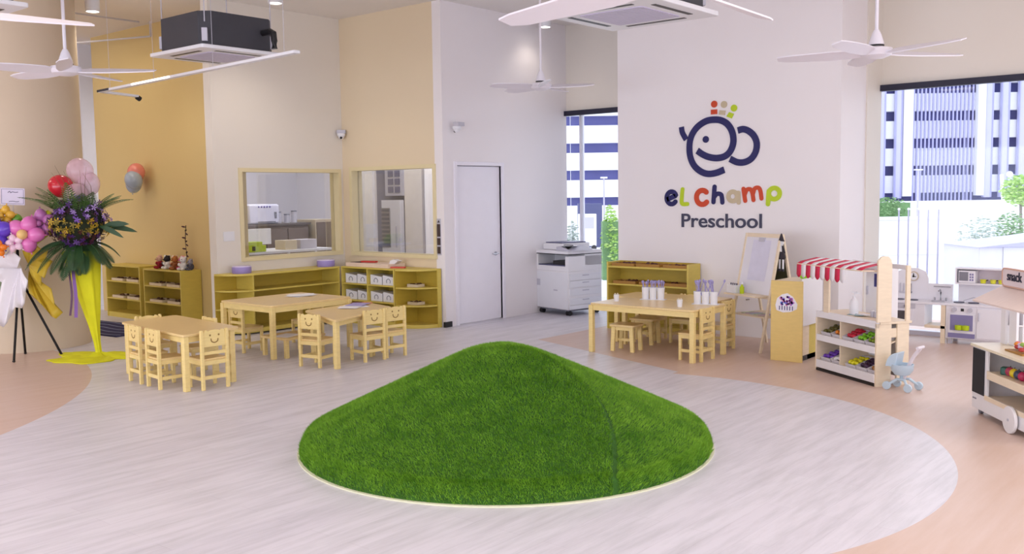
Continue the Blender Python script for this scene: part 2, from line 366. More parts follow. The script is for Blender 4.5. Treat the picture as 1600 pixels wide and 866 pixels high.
for (cx, cy, m, q) in ((430, 92, ORANGE, [(412, 122), (447, 122), (447, 148), (412, 148)]), (485, 98, BEIGEP, [(461, 128), (494, 132), (490, 157), (457, 151)]), (540, 122, LIMEP, [(514, 142), (540, 153), (528, 178), (499, 165)])):
    dot('figure_head', (cx, cy), 18, m)
    MB().prism([lp(*p) for p in q], YA, YB, 'y').build('figure_body', m, lg)
lt = thing('wall_lettering', 'multicoloured rounded letters reading eLchamp over grey Preschool', 'sign', (0, 0, 0))
def arc(cx, cy, rx, ry, a0, a1, n=20): return [(cx+rx*math.cos(math.radians(a0+(a1-a0)*k/n)), cy-ry*math.sin(math.radians(a0+(a1-a0)*k/n))) for k in range(n+1)]
def letter(strokes, wd, m):
    mb = MB()
    for k_, s_ in enumerate(strokes):
        ring = math.hypot(s_[0][0]-s_[-1][0], s_[0][1]-s_[-1][1]) < 1
        P_ = [lp(*p) for p in (s_[:-1] if ring else s_)]
        ribbon(mb, P_, wd/3.608*0.0080, YA+0.0018*k_, YB, ring, not ring)
    mb.build('letter', m, lt)
letter([[(152, 622), (205, 600)]+arc(180, 612, 30, 36, 22, 322)], 26, NAVY)
letter([smooth([(247, 563), (243, 605), (244, 645), (276, 648)], 5)], 22, LIMEP)
letter([arc(364, 611, 34, 40, 48, 318)], 28, ORANGE)
letter([[(434, 552), (428, 638)], smooth([(430, 612), (448, 592), (470, 596), (476, 615), (478, 640)], 6)], 24, NAVY)
letter([arc(536, 607, 24, 26, 0, 360, 28), [(566, 588), (568, 640)]], 24, BEIGEP)
letter([[(594, 566), (604, 632)], smooth([(600, 600), (612, 572), (632, 570), (642, 590), (648, 628)], 6), smooth([(644, 598), (654, 566), (674, 562), (684, 580), (690, 620)], 6)], 22, ORANGE)
letter([arc(756, 594, 28, 30, 0, 360, 28), [(728, 580), (724, 650)]], 24, LIMEP)
fc = bpy.data.curves.new('preschool', 'FONT'); fc.body = 'Preschool'; fc.size = 0.30; fc.extrude = 0.005; fc.offset = 0.0035
tob = bpy.data.objects.new('tmp', fc); COL.objects.link(tob)
bpy.context.view_layer.update()
me = bpy.data.meshes.new_from_object(tob.evaluated_get(bpy.context.evaluated_depsgraph_get())); bpy.data.objects.remove(tob)
xs = [v.co.x for v in me.vertices]; zs = [v.co.y for v in me.vertices]; kx = 1.045/(max(xs)-min(xs)); x0_ = min(xs)
kz = 0.165/(max(zs)-min(zs)); z0_ = min(zs)
for v in me.vertices: v.co = Vector((-5.945+(v.co.x-x0_)*kx, YL-0.008+v.co.z, 1.27+(v.co.y-z0_)*kz))
me.materials.append(SLATE); o = bpy.data.objects.new('preschool_word', me); COL.objects.link(o); o.parent = lt

# ------------------------------------------------------------ grass mound
MC = (-4.23, 4.94); MR = 1.39
def mz(rr): # height profile
    if rr >= MR: return 0
    lip = 0.125*min(1, (MR-rr)/0.045)**0.55 + max(0, MR-0.045-rr)*3
    line = 0.125+(1.345-rr)*0.476
    top = 0.675-0.5*min(rr, 0.5)**2
    k = 0.010
    m_ = min(lip, line, top)
    return m_-k*math.log(sum(math.exp(-(h_-m_)/k) for h_ in (lip, line, top)))
SA = -0.41
def seam_ang(rr): return SA + 1.2*max(0, 1-rr/MR)**1.25
def mound_h(x, y):
    dx, dy = x-MC[0], y-MC[1]; rr = math.hypot(dx, dy); a = math.atan2(dy, dx)
    h = mz(rr)
    da = (a-seam_ang(rr)+PI) % (2*PI)-PI
    dd = da*rr
    h -= 0.030*math.exp(-(dd/0.024)**2)*min(1, rr/0.2)       # stitched valley
    if 0 < da < 1.4: h -= 0.038*min(1, dd/0.06)*(1-da/1.4)*min(1, (MR-rr)/0.1)
    return max(h, 0.0)
NR, NA = 60, 180
mb = MB(); vs = [(MC[0], MC[1], mound_h(*MC))]; fs = []
for j in range(1, NR+1):
    rr = MR*(1-(1-j/NR)**1.25) if j < NR else MR
    for i in range(NA):
        a = 2*PI*i/NA; x = MC[0]+rr*math.cos(a); y = MC[1]+rr*math.sin(a); vs.append((x, y, mound_h(x, y) if j < NR else 0.0))
for i in range(NA): fs.append((0, 1+i, 1+(i+1) % NA))
for j in range(NR-1):
    for i in range(NA): fs.append((1+j*NA+i, 1+(j+1)*NA+i, 1+(j+1)*NA+(i+1) % NA, 1+j*NA+(i+1) % NA))
mb.add([(p[0]-MC[0], p[1]-MC[1], p[2]) for p in vs], fs)
md = thing('grass_mound', 'round green artificial grass hill in the middle of the floor', 'play mound', (MC[0], MC[1], 0))
TURF = mat('turf_backing', (44, 88, 12), 0.9, noise=0.22, scale=30, bump=0.4)
mb.build('turf_surface', TURF, md, ang=1.5)
def blade_mat(name, a_, b_):
    m = bpy.data.materials.new(name); m.use_nodes = True; nt = m.node_tree; N = nt.nodes; L = nt.links; b = N['Principled BSDF']
    b.inputs['Roughness'].default_value = 0.55; b.inputs['Specular IOR Level'].default_value = 0.25
    tc = N.new('ShaderNodeTexCoord'); nz = N.new('ShaderNodeTexNoise'); nz.inputs['Scale'].default_value = 5; nz.inputs['Detail'].default_value = 9; nz.inputs['Roughness'].default_value = 0.85
    L.new(tc.outputs['Object'], nz.inputs[0]); cr = N.new('ShaderNodeValToRGB'); cr.color_ramp.elements[0].position = 0.35; cr.color_ramp.elements[1].position = 0.65
    cr.color_ramp.elements[0].color = S(*a_); cr.color_ramp.elements[1].color = S(*b_); L.new(nz.outputs['Fac'], cr.inputs[0]); L.new(cr.outputs[0], b.inputs['Base Color']); return m
rg = random.Random(3); gv = []; gf = []
for k in range(185000):
    rr = MR*math.sqrt(rg.random())*0.998 if k % 6 else MR*rg.uniform(0.955, 1.0); a = rg.random()*2*PI
    x = MC[0]+rr*math.cos(a); y = MC[1]+rr*math.sin(a)
    if (x-MC[0])*0.62+(y-MC[1])*-0.78 < -0.85: continue      # far slope, turned from the room
    z = mound_h(x, y); da = (a-seam_ang(rr)+PI) % (2*PI)-PI
    if abs(da*rr) < 0.012: continue
    lean = 0.9 if 0 < da < 1.9 else -0.3
    t = rg.random()*2*PI; wd = 0.0022; h = 0.010+0.009*rg.random()
    lx = math.cos(a)*(0.35+0.2*rg.random())+lean*-math.sin(a)+rg.gauss(0, .45); ly = math.sin(a)*(0.35+0.2*rg.random())+lean*math.cos(a)+rg.gauss(0, .45)
    n = len(gv); cx, sy = math.cos(t)*wd, math.sin(t)*wd; x -= MC[0]; y -= MC[1]
    gv += [(x-cx, y-sy, z-0.002), (x+cx, y+sy, z-0.002), (x+lx*h, y+ly*h, z+h)]; gf.append((n, n+1, n+2))
me = bpy.data.meshes.new('turf_blades'); me.from_pydata(gv, [], gf); me.materials.append(blade_mat('turf_blades', (64, 120, 10), (136, 186, 52)))
o = bpy.data.objects.new('turf_blades', me); COL.objects.link(o); o.parent = md; o['kind'] = 'stuff'
MB().lathe([(MR-0.02, 0.001), (MR+0.016, 0.001), (MR+0.016, 0.010), (MR-0.02, 0.014)], n=120).build('base_trim', mat('pale_trim', (226, 224, 196), 0.5), md)['label'] = 'pale edging strip round the base'

# ------------------------------------------------------------ little chairs and tables
def make_chair(label):
    t = thing('child_chair', label, 'chair')
    for s_ in (-1, 1):
        mb = MB(); x = s_*0.121
        mb.prism([(x-0.014, 0), (x+0.014, 0), (x+0.014, 0.515), (x+0.010, 0.535), (x, 0.54), (x-0.010, 0.535), (x-0.014, 0.515)], -0.138, -0.106, 'y')
        mb.build('leg', BIRCH, t, bev=0.003)
    for s_ in (-1, 1):
        x = s_*0.121; B(x-0.014, x+0.014, 0.10, 0.13, 0, 0.262).build('leg', BIRCH, t, bev=0.003)
    MB().prism(rrect(0.265, 0.262, 0.02, cx=0, cy=0.012), 0.262, 0.280, 'z').build('seat', BIRCHH, t, bev=0.003)
    mb = MB()
    mb.box(-0.107, 0.107, -0.130, -0.114, 0.225, 0.262).box(-0.107, 0.107, 0.108, 0.124, 0.225, 0.262)
    for s_ in (-1, 1): mb.box(s_*0.121-0.009, s_*0.121+0.009, -0.106, 0.10, 0.225, 0.262)
    mb.build('seat_rail', BIRCH, t)
    mb = MB()
    mb.box(-0.107, 0.107, -0.130, -0.114, 0.095, 0.127)
    for s_ in (-1, 1): mb.box(s_*0.121-0.009, s_*0.121+0.009, -0.106, 0.10, 0.085, 0.115)
    mb.build('stretcher', BIRCH, t)
    B(-0.107, 0.107, -0.128, -0.116, 0.315, 0.345).build('back_slat', BIRCH, t)
    top = [(0.107, 0.385), (0.107, 0.50), (0.095, 0.53), (0.075, 0.538), (0.06, 0.525), (0.03, 0.533), (0, 0.536), (-0.03, 0.533), (-0.06, 0.525), (-0.075, 0.538), (-0.095, 0.53), (-0.107, 0.50), (-0.107, 0.385)]
    pn = MB().prism(top, -0.130, -0.114, 'y').build('back_panel', BIRCH, t, bev=0.002)
    CUT = mat('cutout_shadow_wood', (150, 116, 62), 0.8)  # dark inlay colour stands in for the shade of open cut-outs
    mb = MB()
    for s_ in (-1, 1): mb.cyl((s_*0.042, -0.1305, 0.488), (s_*0.042, -0.1135, 0.488), 0.009, n=12)
    ribbon(mb, smooth([(-0.034, 0.455), (-0.028, 0.432), (0, 0.420), (0.028, 0.432), (0.034, 0.455)], 4), 0.010, -0.1308, -0.1132, False, True)
    mb.build('face_inlay', CUT, pn)['label'] = 'dark inlaid eyes and smile in place of cut-outs'
    mb = MB()
    for sx in (-1, 1):
        for y in (-0.122, 0.115): mb.cyl((sx*0.121, y, 0), (sx*0.121, y, 0.004), 0.010, n=8)
    return t
GCH = 'small birch preschool chairs with smiling backs'
chair0 = make_chair('x'); chair0['group'] = GCH
used = [0]
def chair(x, y, deg, label):
    if not used[0]:
        used[0] = 1; chair0.location = (x, y, 0); chair0.rotation_euler.z = math.radians(deg); chair0['label'] = label; return chair0
    return dup(chair0, (x, y, 0), math.radians(deg), label)
def table(name, label, poly, z, legs, th=0.022, lw=0.05, group=None, apron=0.055):
    cx = sum(p[0] for p in poly)/len(poly); cy = sum(p[1] for p in poly)/len(poly)
    t = thing(name, label, 'table', (cx, cy, 0), group=group)
    pl = [(a-cx, b-cy) for a, b in poly]
    # rounded corners
    P = []
    n = len(pl)
    for i in range(n):
        p = Vector(pl[i]); a = (Vector(pl[i-1])-p).normalized()*0.05; b = (Vector(pl[(i+1) % n])-p).normalized()*0.05
        for k in range(5):
            q = k/4; P.append(tuple((p+a)*(1-q)**2+p*2*q*(1-q)+(p+b)*q*q))
    MB().prism(P, z-th, z, 'z').build('tabletop', BIRCHH, t, bev=0.004)
    for (x, y) in legs:
        x -= cx; y -= cy; B(x-lw/2, x+lw/2, y-lw/2, y+lw/2, 0, z-th).build('leg', BIRCH, t, bev=0.004)
    for i in range(len(legs)):
        a = Vector(legs[i]); b = Vector(legs[(i+1) % len(legs)]); m = (a+b)/2; dd = b-a
        MB().cbox((m.x-cx, m.y-cy, z-th-apron/2), (dd.length-lw, 0.02, apron), math.atan2(dd.y, dd.x)).build('apron', BIRCH, t)
    return t
def rect(x0, x1, y0, y1): return [(x0, y0), (x1, y0), (x1, y1), (x0, y1)]
def rlegs(x0, x1, y0, y1, i=0.04): return [(x0+i, y0+i), (x1-i, y0+i), (x1-i, y1-i), (x0+i, y1-i)]
# left table
table('play_table', 'rectangular birch play table with chairs all round, nearest the yellow flower stand', [(-8.93, 4.67), (-7.57, 4.52), (-7.64, 5.15), (-8.99, 5.30)], 0.51, [(-8.87, 4.71), (-7.61, 4.56), (-7.67, 5.07), (-8.92, 5.22)])
chair(-8.37, 4.63, -6, 'birch chair, left one of two along the near side of the left table')
chair(-7.985, 4.595, -6, 'birch chair, right one of two along the near side of the left table')
chair(-7.635, 4.80, 86, 'birch chair with fully visible smiling back at the right end of the left table')
chair(-8.33, 5.14, 174, 'birch chair mostly hidden behind the right part of the left table')
chair(-8.87, 4.98, -96, 'birch chair at the far left end of the left table, mostly hidden')
# table at the honey corner shelves
table('work_table', 'taller rectangular birch table with white papers beside the honey corner shelves', rect(-9.30, -8.36, 6.02, 7.12), 0.57, rlegs(-9.30, -8.33, 6.00, 7.12))
chair(-9.11, 6.22, 0, 'birch chair pushed under the taller table, left side beside the partition wall')
chair(-9.05, 7.02, 180, 'birch chair at the far side of the taller table under the honey shelves')
b_ = thing('low_bench', 'low wooden bench under the taller table holding a white sheet', 'bench', (-8.45, 6.42, 0))
B(-0.28, 0.16, -0.28, 0.25, 0.19, 0.215).build('seat', BIRCHH, b_, bev=0.003)
for sx in (-0.25, 0.13):
    for sy in (-0.25, 0.22): B(sx-0.02, sx+0.02, sy-0.02, sy+0.02, 0, 0.19).build('leg', BIRCH, b_)
# trapezoid table
T3 = [(-7.30, 6.00), (-7.68, 7.10), (-8.33, 7.27), (-8.22, 6.34)]
table('craft_table', 'angled birch table with papers, nearer the mound, chairs on three sides', T3, 0.50, [(-7.39, 6.08), (-7.75, 7.03), (-8.27, 7.16), (-8.15, 6.40)])
chair(-7.71, 6.10, 12, 'birch chair with smiling back at the left corner of the angled table')
chair(-7.55, 6.625, 84, 'birch chair on the right side of the angled table, next to the table leg')
chair(-7.56, 6.93, 84, 'birch chair on the right side of the angled table, furthest right of this table')
# right-hand pair of tables
table('art_table', 'birch table in front, holding white cups of brushes before the logo wall', rect(-5.96, -4.70, 8.36, 9.06), 0.53, rlegs(-5.98, -4.68, 8.34, 9.06))
table('art_table', 'birch table pushed behind the front table, by the low honey shelf', rect(-6.15, -4.90, 9.075, 9.60), 0.53, rlegs(-6.15, -4.88, 9.08, 9.60))
chair(-4.80, 8.60, 90, 'birch chair at the right end of the front table by the logo wall')
chair(-4.93, 9.30, 90, 'birch chair at the right end of the rear table, next to the easel')
chair(-5.9, 9.51, 180, 'left one of two birch chairs between the rear table and the honey shelf')
chair(-5.45, 9.51, 180, 'right one of two birch chairs between the rear table and the honey shelf')
def stool(x, y, label):
    t = thing('child_stool', label, 'stool', (x, y, 0), 0.1, 'birch stools under the front table')
    MB().prism(rrect(0.30, 0.26, 0.03), 0.27, 0.292).build('seat', BIRCHH, t, bev=0.003)
    for sx in (-1, 1):
        for sy in (-1, 1): MB().prism([(sx*0.12-0.022, 0), (sx*0.12+0.022, 0), (sx*0.105+0.022, 0.27), (sx*0.105-0.022, 0.27)], sy*0.095-0.015, sy*0.095+0.015, 'y').build('leg', BIRCH, t, bev=0.003)
    MB().box(-0.10, 0.10, -0.01, 0.01, 0.10, 0.13).build('stretcher', BIRCH, t); MB().box(-0.09, 0.09, -0.10, -0.085, 0.23, 0.27).build('seat_rail', BIRCH, t)
stool(-5.68, 8.66, 'backless birch stool under the front table near its left leg')
stool(-5.78, 9.20, 'backless birch stool under the rear table, behind the other stool')

# things on the tables
PAPER = mat('white_paper', (244, 242, 246), 0.6, noise=0.02)
LINK = mat('lilac_ink', (170, 160, 214), 0.6, noise=0.2, scale=60)
def papers(name, label, x, y, z, n, w_=0.21, h_=0.29, m=PAPER, group=None):
    for k in range(n):
        lay = ['lowest', 'second from the bottom', 'third from the bottom', 'topmost'][k if k < n-1 else 3]
        o = B(-w_/2, w_/2, -h_/2, h_/2, 0, 0.002).build(name, m, loc=(x+random.uniform(-.06, .06), y+random.uniform(-.07, .07), z+0.0025*k+0.001), rz=random.uniform(-.6, .6))
        tag(o, label+(', '+lay if n > 1 else ''), 'paper', group)
papers('paper_sheet', 'white paper sheets heaped on the taller corner table', -8.93, 6.90, 0.57, 4, group='papers on the taller table')
papers('paper_sheet', 'pale lilac and white worksheets on the angled table', -8.02, 6.82, 0.50, 3, m=PAPER, group='worksheets on the angled table')
tag(B(-.1, .1, -.13, .13, 0, .003).build('worksheet', LINK, loc=(-8.1, 6.98, .511), rz=.5), 'printed lilac worksheet at the far side of the angled table', 'paper')
tag(B(-.1, .1, -.13, .13, 0, .003).build('paper_sheet', PAPER, loc=(-8.48, 6.30, .216), rz=.3), 'single white sheet on the low bench', 'paper')
rb = thing('red_book', 'dark red open booklet at the far corner of the angled table', 'book', (-8.2, 7.12, 0.50), 0.4)
B(-.1, 0, -.07, .07, 0, .012).build('cover', mat('maroon_cover', (104, 26, 36), 0.5), rb); B(0.003, .1, -.07, .07, 0, .012).build('page', mat('orange_page', (216, 150, 90), .6), rb)
CUPG = 'small white cups on the front art table'
def cup(x, y, z, label, r=0.030, h=0.075):
    t = thing('cup', label, 'cup', (x, y, z), group=CUPG)
    MB().lathe([(r*0.8, 0), (r, h), (r-0.004, h), (r*0.8-0.004, 0.005)], n=20).build('cup_body', WHITEP, t)
    mb = MB()
    for k in range(4):
        a = k*1.6; mb.cyl((0.008*math.cos(a), 0.008*math.sin(a), 0.01), (0.02*math.cos(a), 0.02*math.sin(a), h+0.015), 0.004, n=6)
    mb.build('crayon', mat('cream_stick', (236, 220, 190), .5), t)
cup(-5.79, 8.63, 0.53, 'small white cup standing near the left end of the front art table')
cup(-4.97, 8.56, 0.53, 'small white cup near the front right corner of the front art table')
BR = mat('lavender_bristle', (168, 160, 214), 0.7, noise=0.25, scale=80)
def caddy(x, y, label, spread):
    t = thing('brush_caddy', label, 'brush holder', (x, y, 0.53), 0.3)
    for k in range(3):
        c = MB().lathe([(0.036, 0), (0.042, 0.13), (0.038, 0.13), (0.032, 0.006)], c=(-0.085+0.085*k, 0, 0.005), n=20).build('cup_body', WHITEP, t)
        mb = MB()
        for j in range(7):
            a = random.uniform(0, 6.28); l = random.uniform(.03, .05)+spread*0.05; cx = -0.085+0.085*k
            p0 = (cx+.012*math.cos(a), .012*math.sin(a), .03); p1 = (cx+.03*math.cos(a)+spread*random.uniform(-.08, .08), .03*math.sin(a), .13+l)
            p2 = (p1[0]*2*.55-p0[0]*.1, p1[1]*1.1, p1[2]+.035)
            mb.tube([p0, p1], 0.004, n=6); mb.tube([p1, ((p1[0]+p2[0])/2, (p1[1]+p2[1])/2, p1[2]+.02), p2], [.006, .013, .003], n=6)
        mb.build('brush', BR, c)
    B(-0.14, 0.14, -0.05, 0.05, 0, 0.005).build('tray', WHITEP, t, bev=0.002)
caddy(-5.55, 8.99, 'trio of white cups with upright lavender brushes, left on the art table', 0.1)
caddy(-4.86, 8.90, 'trio of white cups with sprawling lavender brushes, right on the art table', 1.0)

# ------------------------------------------------------------ shelf units
def tray(x, y, z, w_, d_, label, m_, cat='tray', group=None, fill=None, rz=0):
    t = thing('tray', label, cat, (x, y, z), rz, group)
    mb = MB(); h = 0.035
    mb.box(-w_/2, w_/2, -d_/2, d_/2, 0, 0.006).box(-w_/2, w_/2, -d_/2, -d_/2+.008, .006, h).box(-w_/2, w_/2, d_/2-.008, d_/2, .006, h).box(-w_/2, -w_/2+.008, -d_/2+.008, d_/2-.008, .006, h).box(w_/2-.008, w_/2, -d_/2+.008, d_/2-.008, .006, h)
    mb.build('tray_body', m_, t)
    if fill:
        mb = MB()
        for k in range(7): mb.sph((random.uniform(-.36, .36)*w_, random.uniform(-.3, .3)*d_, .02+random.uniform(0, .018)), .02, (random.uniform(.8, 1.6), random.uniform(.8, 1.3), .8), n=8, m=5)
        mb.build('contents', fill, t)['kind'] = 'stuff'
    return t
def shelf_unit(name, label, x0, x1, y0, y1, h, shelves, cols=(), side=0.022, back=True, toptray=0.0):
    """open unit facing -y, floor based"""
    cx, cy = (x0+x1)/2, (y0+y1)/2; t = thing(name, label, 'shelf', (cx, cy, 0)); a, b = x0-cx, x1-cx; c, e = y0-cy, y1-cy
    B(a, a+side, c, e, 0, h+toptray).build('side_panel', SHELFM, t, bev=.002); B(b-side, b, c, e, 0, h+toptray).build('side_panel', SHELFM, t, bev=.002)
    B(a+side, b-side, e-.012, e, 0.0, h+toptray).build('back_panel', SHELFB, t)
    B(a+side, b-side, c, e-.012, h-side, h).build('top', SHELFM, t, bev=.002)
    B(a+side, b-side, c+.01, e-.012, 0, .07).build('plinth', SHELFM, t)
    for z in shelves: B(a+side, b-side, c+.004, e-.012, z-.018, z).build('shelf_board', SHELFM, t)
    for x in cols: B(x-cx-.01, x-cx+.01, c+.002, e-.012, .07, h-side).build('divider', SHELFM, t)
    return t
shelf_unit('low_shelf', 'low honey shelf unit by the yellow wall holding soft toys on top', -12.56, -11.60, 6.93, 7.24, 0.74, (.28, .51))
shelf_unit('low_shelf', 'low honey shelf unit by the yellow wall, left one behind the flower stand', -13.62, -12.66, 6.93, 7.24, 0.76, (.28, .53))
shelf_unit('low_shelf', 'low honey shelf with trays on two levels standing at the logo wall', -6.84, -5.68, 9.98, 10.27, 0.79, (.57, .33), toptray=.05)
WTR = mat('pale_wood_tray', (222, 206, 180), .5)
DARKF = mat('dark_mixed_blocks', (96, 66, 44), .6, noise=.3, scale=40)
for i, (bx, n) in enumerate(((-12.3, 'left'), (-11.85, 'right'))):
    for j, z in enumerate((.28, .51)): tray(bx, 7.06, z, .32, .2, f'pale tray with small parts on the {"lower" if j == 0 else "upper"} board of the toy shelf, {n} side', WTR, fill=DARKF, group='trays on the shelf under the soft toys')
for i, bx in enumerate((-13.35, -12.92)):
    for j, z in enumerate((.28, .53)): tray(bx, 7.06, z, .32, .2, f'pale tray on the {"lower" if j == 0 else "upper"} board of the shelf behind the flower stand, {"left" if i == 0 else "right"} side', WTR, fill=DARKF, group='trays on the shelf behind the flower stand')
BTR = mat('brown_wood_tray', (168, 122, 52), .5, noise=.05)
BRF = mat('dark_brown_pieces', (92, 50, 34), .6, noise=.25, scale=40)
for i, (bx, nm) in enumerate(((-6.62, 'left'), (-6.26, 'middle'), (-5.88, 'right'))):
    tray(bx, 10.11, .79, .33, .2, f'brown wooden tray of dark pieces on top of the logo wall shelf, {nm} one', BTR, fill=BRF, group='brown trays on the logo wall shelf')
for i, (bx, nm) in enumerate(((-6.60, 'left'), (-6.22, 'middle'), (-5.87, 'right'))):
    tray(bx, 10.11, .57, .33, .2, f'brown tray on the upper board of the logo wall shelf, {nm} one', BTR, fill=BRF, group='brown trays on the logo wall shelf')
# corner unit A along the partition (faces +x), with rounded left end
def quarter(cx, cy, rx, ry, a0, a1, n=12): return [(cx, cy)]+[(cx+rx*math.cos(math.radians(a0+(a1-a0)*k/n)), cy+ry*math.sin(math.radians(a0+(a1-a0)*k/n))) for k in range(n+1)]
t = thing('corner_shelf', 'honey shelf with rounded left end running under the wide office window', 'shelf', (X1, 7.6, 0))
T = lambda P: [(a-X1, b-7.6) for a, b in P]
outA = [(X1+.005, 8.44), (-10.14, 8.44)] + [(X1+.04+.34*math.cos(math.radians(a)), 7.08+.34*math.sin(math.radians(a))) for a in (0, -15, -30, -45, -60, -75, -90)] + [(X1+.005, 6.74)]
for z0, z1, nm in ((.735, .76, 'top'), (.535, .555, 'shelf_board'), (.30, .32, 'shelf_board'), (.02, .07, 'plinth')): MB().prism(T(outA), z0, z1).build(nm, SHELFM, t, bev=.003)
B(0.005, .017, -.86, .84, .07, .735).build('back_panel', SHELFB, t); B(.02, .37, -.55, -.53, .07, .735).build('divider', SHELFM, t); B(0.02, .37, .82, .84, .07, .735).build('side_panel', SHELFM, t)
# unit B along the second partition wall (faces -y): two bays
t = shelf_unit('cubby_shelf', 'honey cubby shelf with two bays of white boxes under the square office window', -10.13, -9.09, 8.45, 8.845, 0.76, (.32, .54), cols=(-9.61,), side=.02)
t = thing('end_shelf', 'quarter-round honey end shelf next to the lilac door corner', 'shelf', (-9.08, 8.845, 0))
def qr(rx, ry): return [(0, 0)]+[(0+rx*math.sin(math.radians(a)), -ry*math.cos(math.radians(a))) for a in range(0, 91, 9)]
for z0, z1, nm in ((.735, .76, 'top'), (.505, .525, 'shelf_board'), (.275, .295, 'shelf_board'), (.0, .045, 'plinth')): MB().prism([(a, b) for a, b in qr(.44, .39)], z0, z1).build(nm, SHELFM, t, bev=.003)
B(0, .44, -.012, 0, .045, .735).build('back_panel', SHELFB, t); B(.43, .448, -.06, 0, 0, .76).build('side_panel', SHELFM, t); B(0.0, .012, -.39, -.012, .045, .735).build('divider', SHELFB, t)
for j, (z, nm) in enumerate(((.525, 'upper'), (.295, 'lower'))): tray(-8.93, 8.68, z, .18, .14, f'small pale tray on the {nm} board of the quarter-round end shelf', WTR, fill=DARKF, group='trays on the end shelf')
# boxes in the cubbies
def bin_(x, z, label, w_=.24):
    t = thing('storage_box', label, 'box', (x, 8.60, z), group='white boxes in the cubby shelf')
    mb = MB(); mb.prism([(-w_/2, 0), (w_/2, 0), (w_/2, .105), (-w_/2, .13)], -.11, .11, 'y'); mb.build('box_body', WHITEP, t, bev=.004)
    mb = MB(); ribbon(mb, smooth([(-.03, .03), (-.035, .06), (0, .085), (.035, .06), (.03, .03)], 4), .008, -.114, -.108); mb.build('handle', GREY, t)
for x, z, l in ((-9.98, .54, 'upper left'), (-9.74, .54, 'upper row, second from left'), (-9.48, .54, 'upper row, third from left'), (-9.24, .54, 'upper right'), (-9.98, .32, 'lower left'), (-9.74, .32, 'lower row, second from left'), (-9.48, .32, 'lower row, third from left'), (-9.24, .32, 'lower right')):
    bin_(x, z, f'white storage box in the cubby shelf, {l}', .22)
def tin(x, y, z, label):
    t = thing('cake_tin', label, 'tin', (x, y, z), group='round lavender tins on the corner shelf')
    MB().lathe([(.115, 0), (.12, .01), (.12, .075), (.118, .08)], n=28).build('tin_body', LAV, t); MB().lathe([(.118, .08), (.115, .092), (.0001, .097)], n=28).build('lid', mat('pale_lid', (214, 204, 236), .4), t)
tin(-10.33, 7.02, .76, 'round lavender tin on the rounded left end of the corner shelf'); tin(-10.30, 8.33, .76, 'round lavender tin where the two corner shelves meet')
# things on unit B top
t = thing('box_lid', 'long pale card box lying on top of the cubby shelf', 'box', (-9.85, 8.65, .76))
B(-.24, .60, -.15, .15, 0, .05).build('box_body', mat('pale_pink_card', (238, 214, 196), .6), t, bev=.003); B(-.2, .0, -.1, .1, .05, .054).build('printed_panel', mat('dark_print', (80, 40, 40), .6, noise=.5, scale=30), t)
for (x, y, c, l, rz) in ((-9.75, 8.62, (196, 60, 50), 'thin red booklet on the pale card box on the cubby shelf', .2), (-9.20, 8.6, (204, 76, 60), 'coral red folded paper toy on the cubby shelf top', .5)):
    tag(B(-.12, .12, -.03, .03, 0, .02).build('red_booklet', mat('red_card_%d' % c[0], c, .5), loc=(x, y, .815 if x < -9.3 else .76), rz=rz), l, 'book')
tag(MB().prism([(-.08, 0), (.02, 0), (.09, .04), (.0, .06), (-.06, .04)], -.04, .04, 'y').build('paper_bag', PAPER, loc=(-9.33+.05, 8.66, .81)), 'crumpled white paper on the card box', 'paper')

# soft toys on the left shelf
def plush(x, y, z, c, c2, label, s=1.0, rz=0):
    t = thing('soft_toy', label, 'soft toy', (x, y, z), rz, 'soft toys on the low shelf')
    a = mat('plush_%d_%d_%d' % c, c, .9, noise=.12, scale=40, bump=.3); b = mat('plush_%d_%d_%d' % c2, c2, .9, noise=.12, scale=40, bump=.3)
    MB().sph((0, 0, .07*s), .062*s, (1, .9, 1.1)).build('body', a, t)
    h = MB().sph((0, -.01*s, .165*s), .052*s).sph((0, -.06*s, .155*s), .02*s, (1.1, .8, .8)).build('head', b, t)
    mb = MB()
    for sx in (-1, 1): mb.sph((sx*.042*s, 0, .205*s), .02*s)
    mb.build('ear', b, t)
    mb = MB()
    for sx in (-1, 1): mb.sph((sx*.06*s, -.035*s, .09*s), .022*s, (1, 1.3, 1.3)).sph((sx*.04*s, -.065*s, .025*s), .026*s, (1, 1.4, .9))
    mb.build('limb', a, t)
    mb = MB()
    for sx in (-1, 1): mb.sph((sx*.02*s, -.055*s, .175*s), .006*s, n=8, m=6)
    mb.sph((0, -.078*s, .158*s), .007*s, n=8, m=6); mb.build('eye', BLACK, t)
TOY = [((150, 28, 40), (214, 170, 150), 'dark red soft toy at the left end of the soft toy row'), ((120, 118, 126), (232, 228, 228), 'grey and white soft toy, second from left in the row'),
       ((232, 228, 228), (40, 36, 42), 'white soft toy with black head, third from left in the row'), ((222, 190, 176), (236, 210, 198), 'pale pink soft toy in the middle of the row'),
       ((150, 92, 48), (176, 110, 52), 'brown soft toy beside the bright pink one'), ((226, 84, 150), (240, 120, 180), 'bright pink soft toy on the shelf'),
       ((236, 232, 234), (230, 226, 230), 'white soft toy right of the bright pink one'), ((84, 84, 98), (150, 146, 158), 'small dark grey soft toy at the right end of the row')]
for k, (a, b, l) in enumerate(TOY): plush(-12.28+k*.098, 7.06+(.03 if k % 2 else -.02), .74, a, b, l, .85 if k < 7 else .7, random.uniform(-.4, .4))
t = thing('orchid_stem', 'tall thin dark flower stem rising behind the soft toys', 'plant', (-11.83, 7.17, .74))
mb = MB().tube([(0, 0, 0), (.01, 0, .2), (-.01, 0, .4), (.02, 0, .6)], .006, n=6); mb.build('stem', mat('dark_stem', (52, 44, 34), .7), t)
MB().lathe([(.03, 0), (.04, .08), (.03, .08)], n=16).build('pot', WHITEP, t)
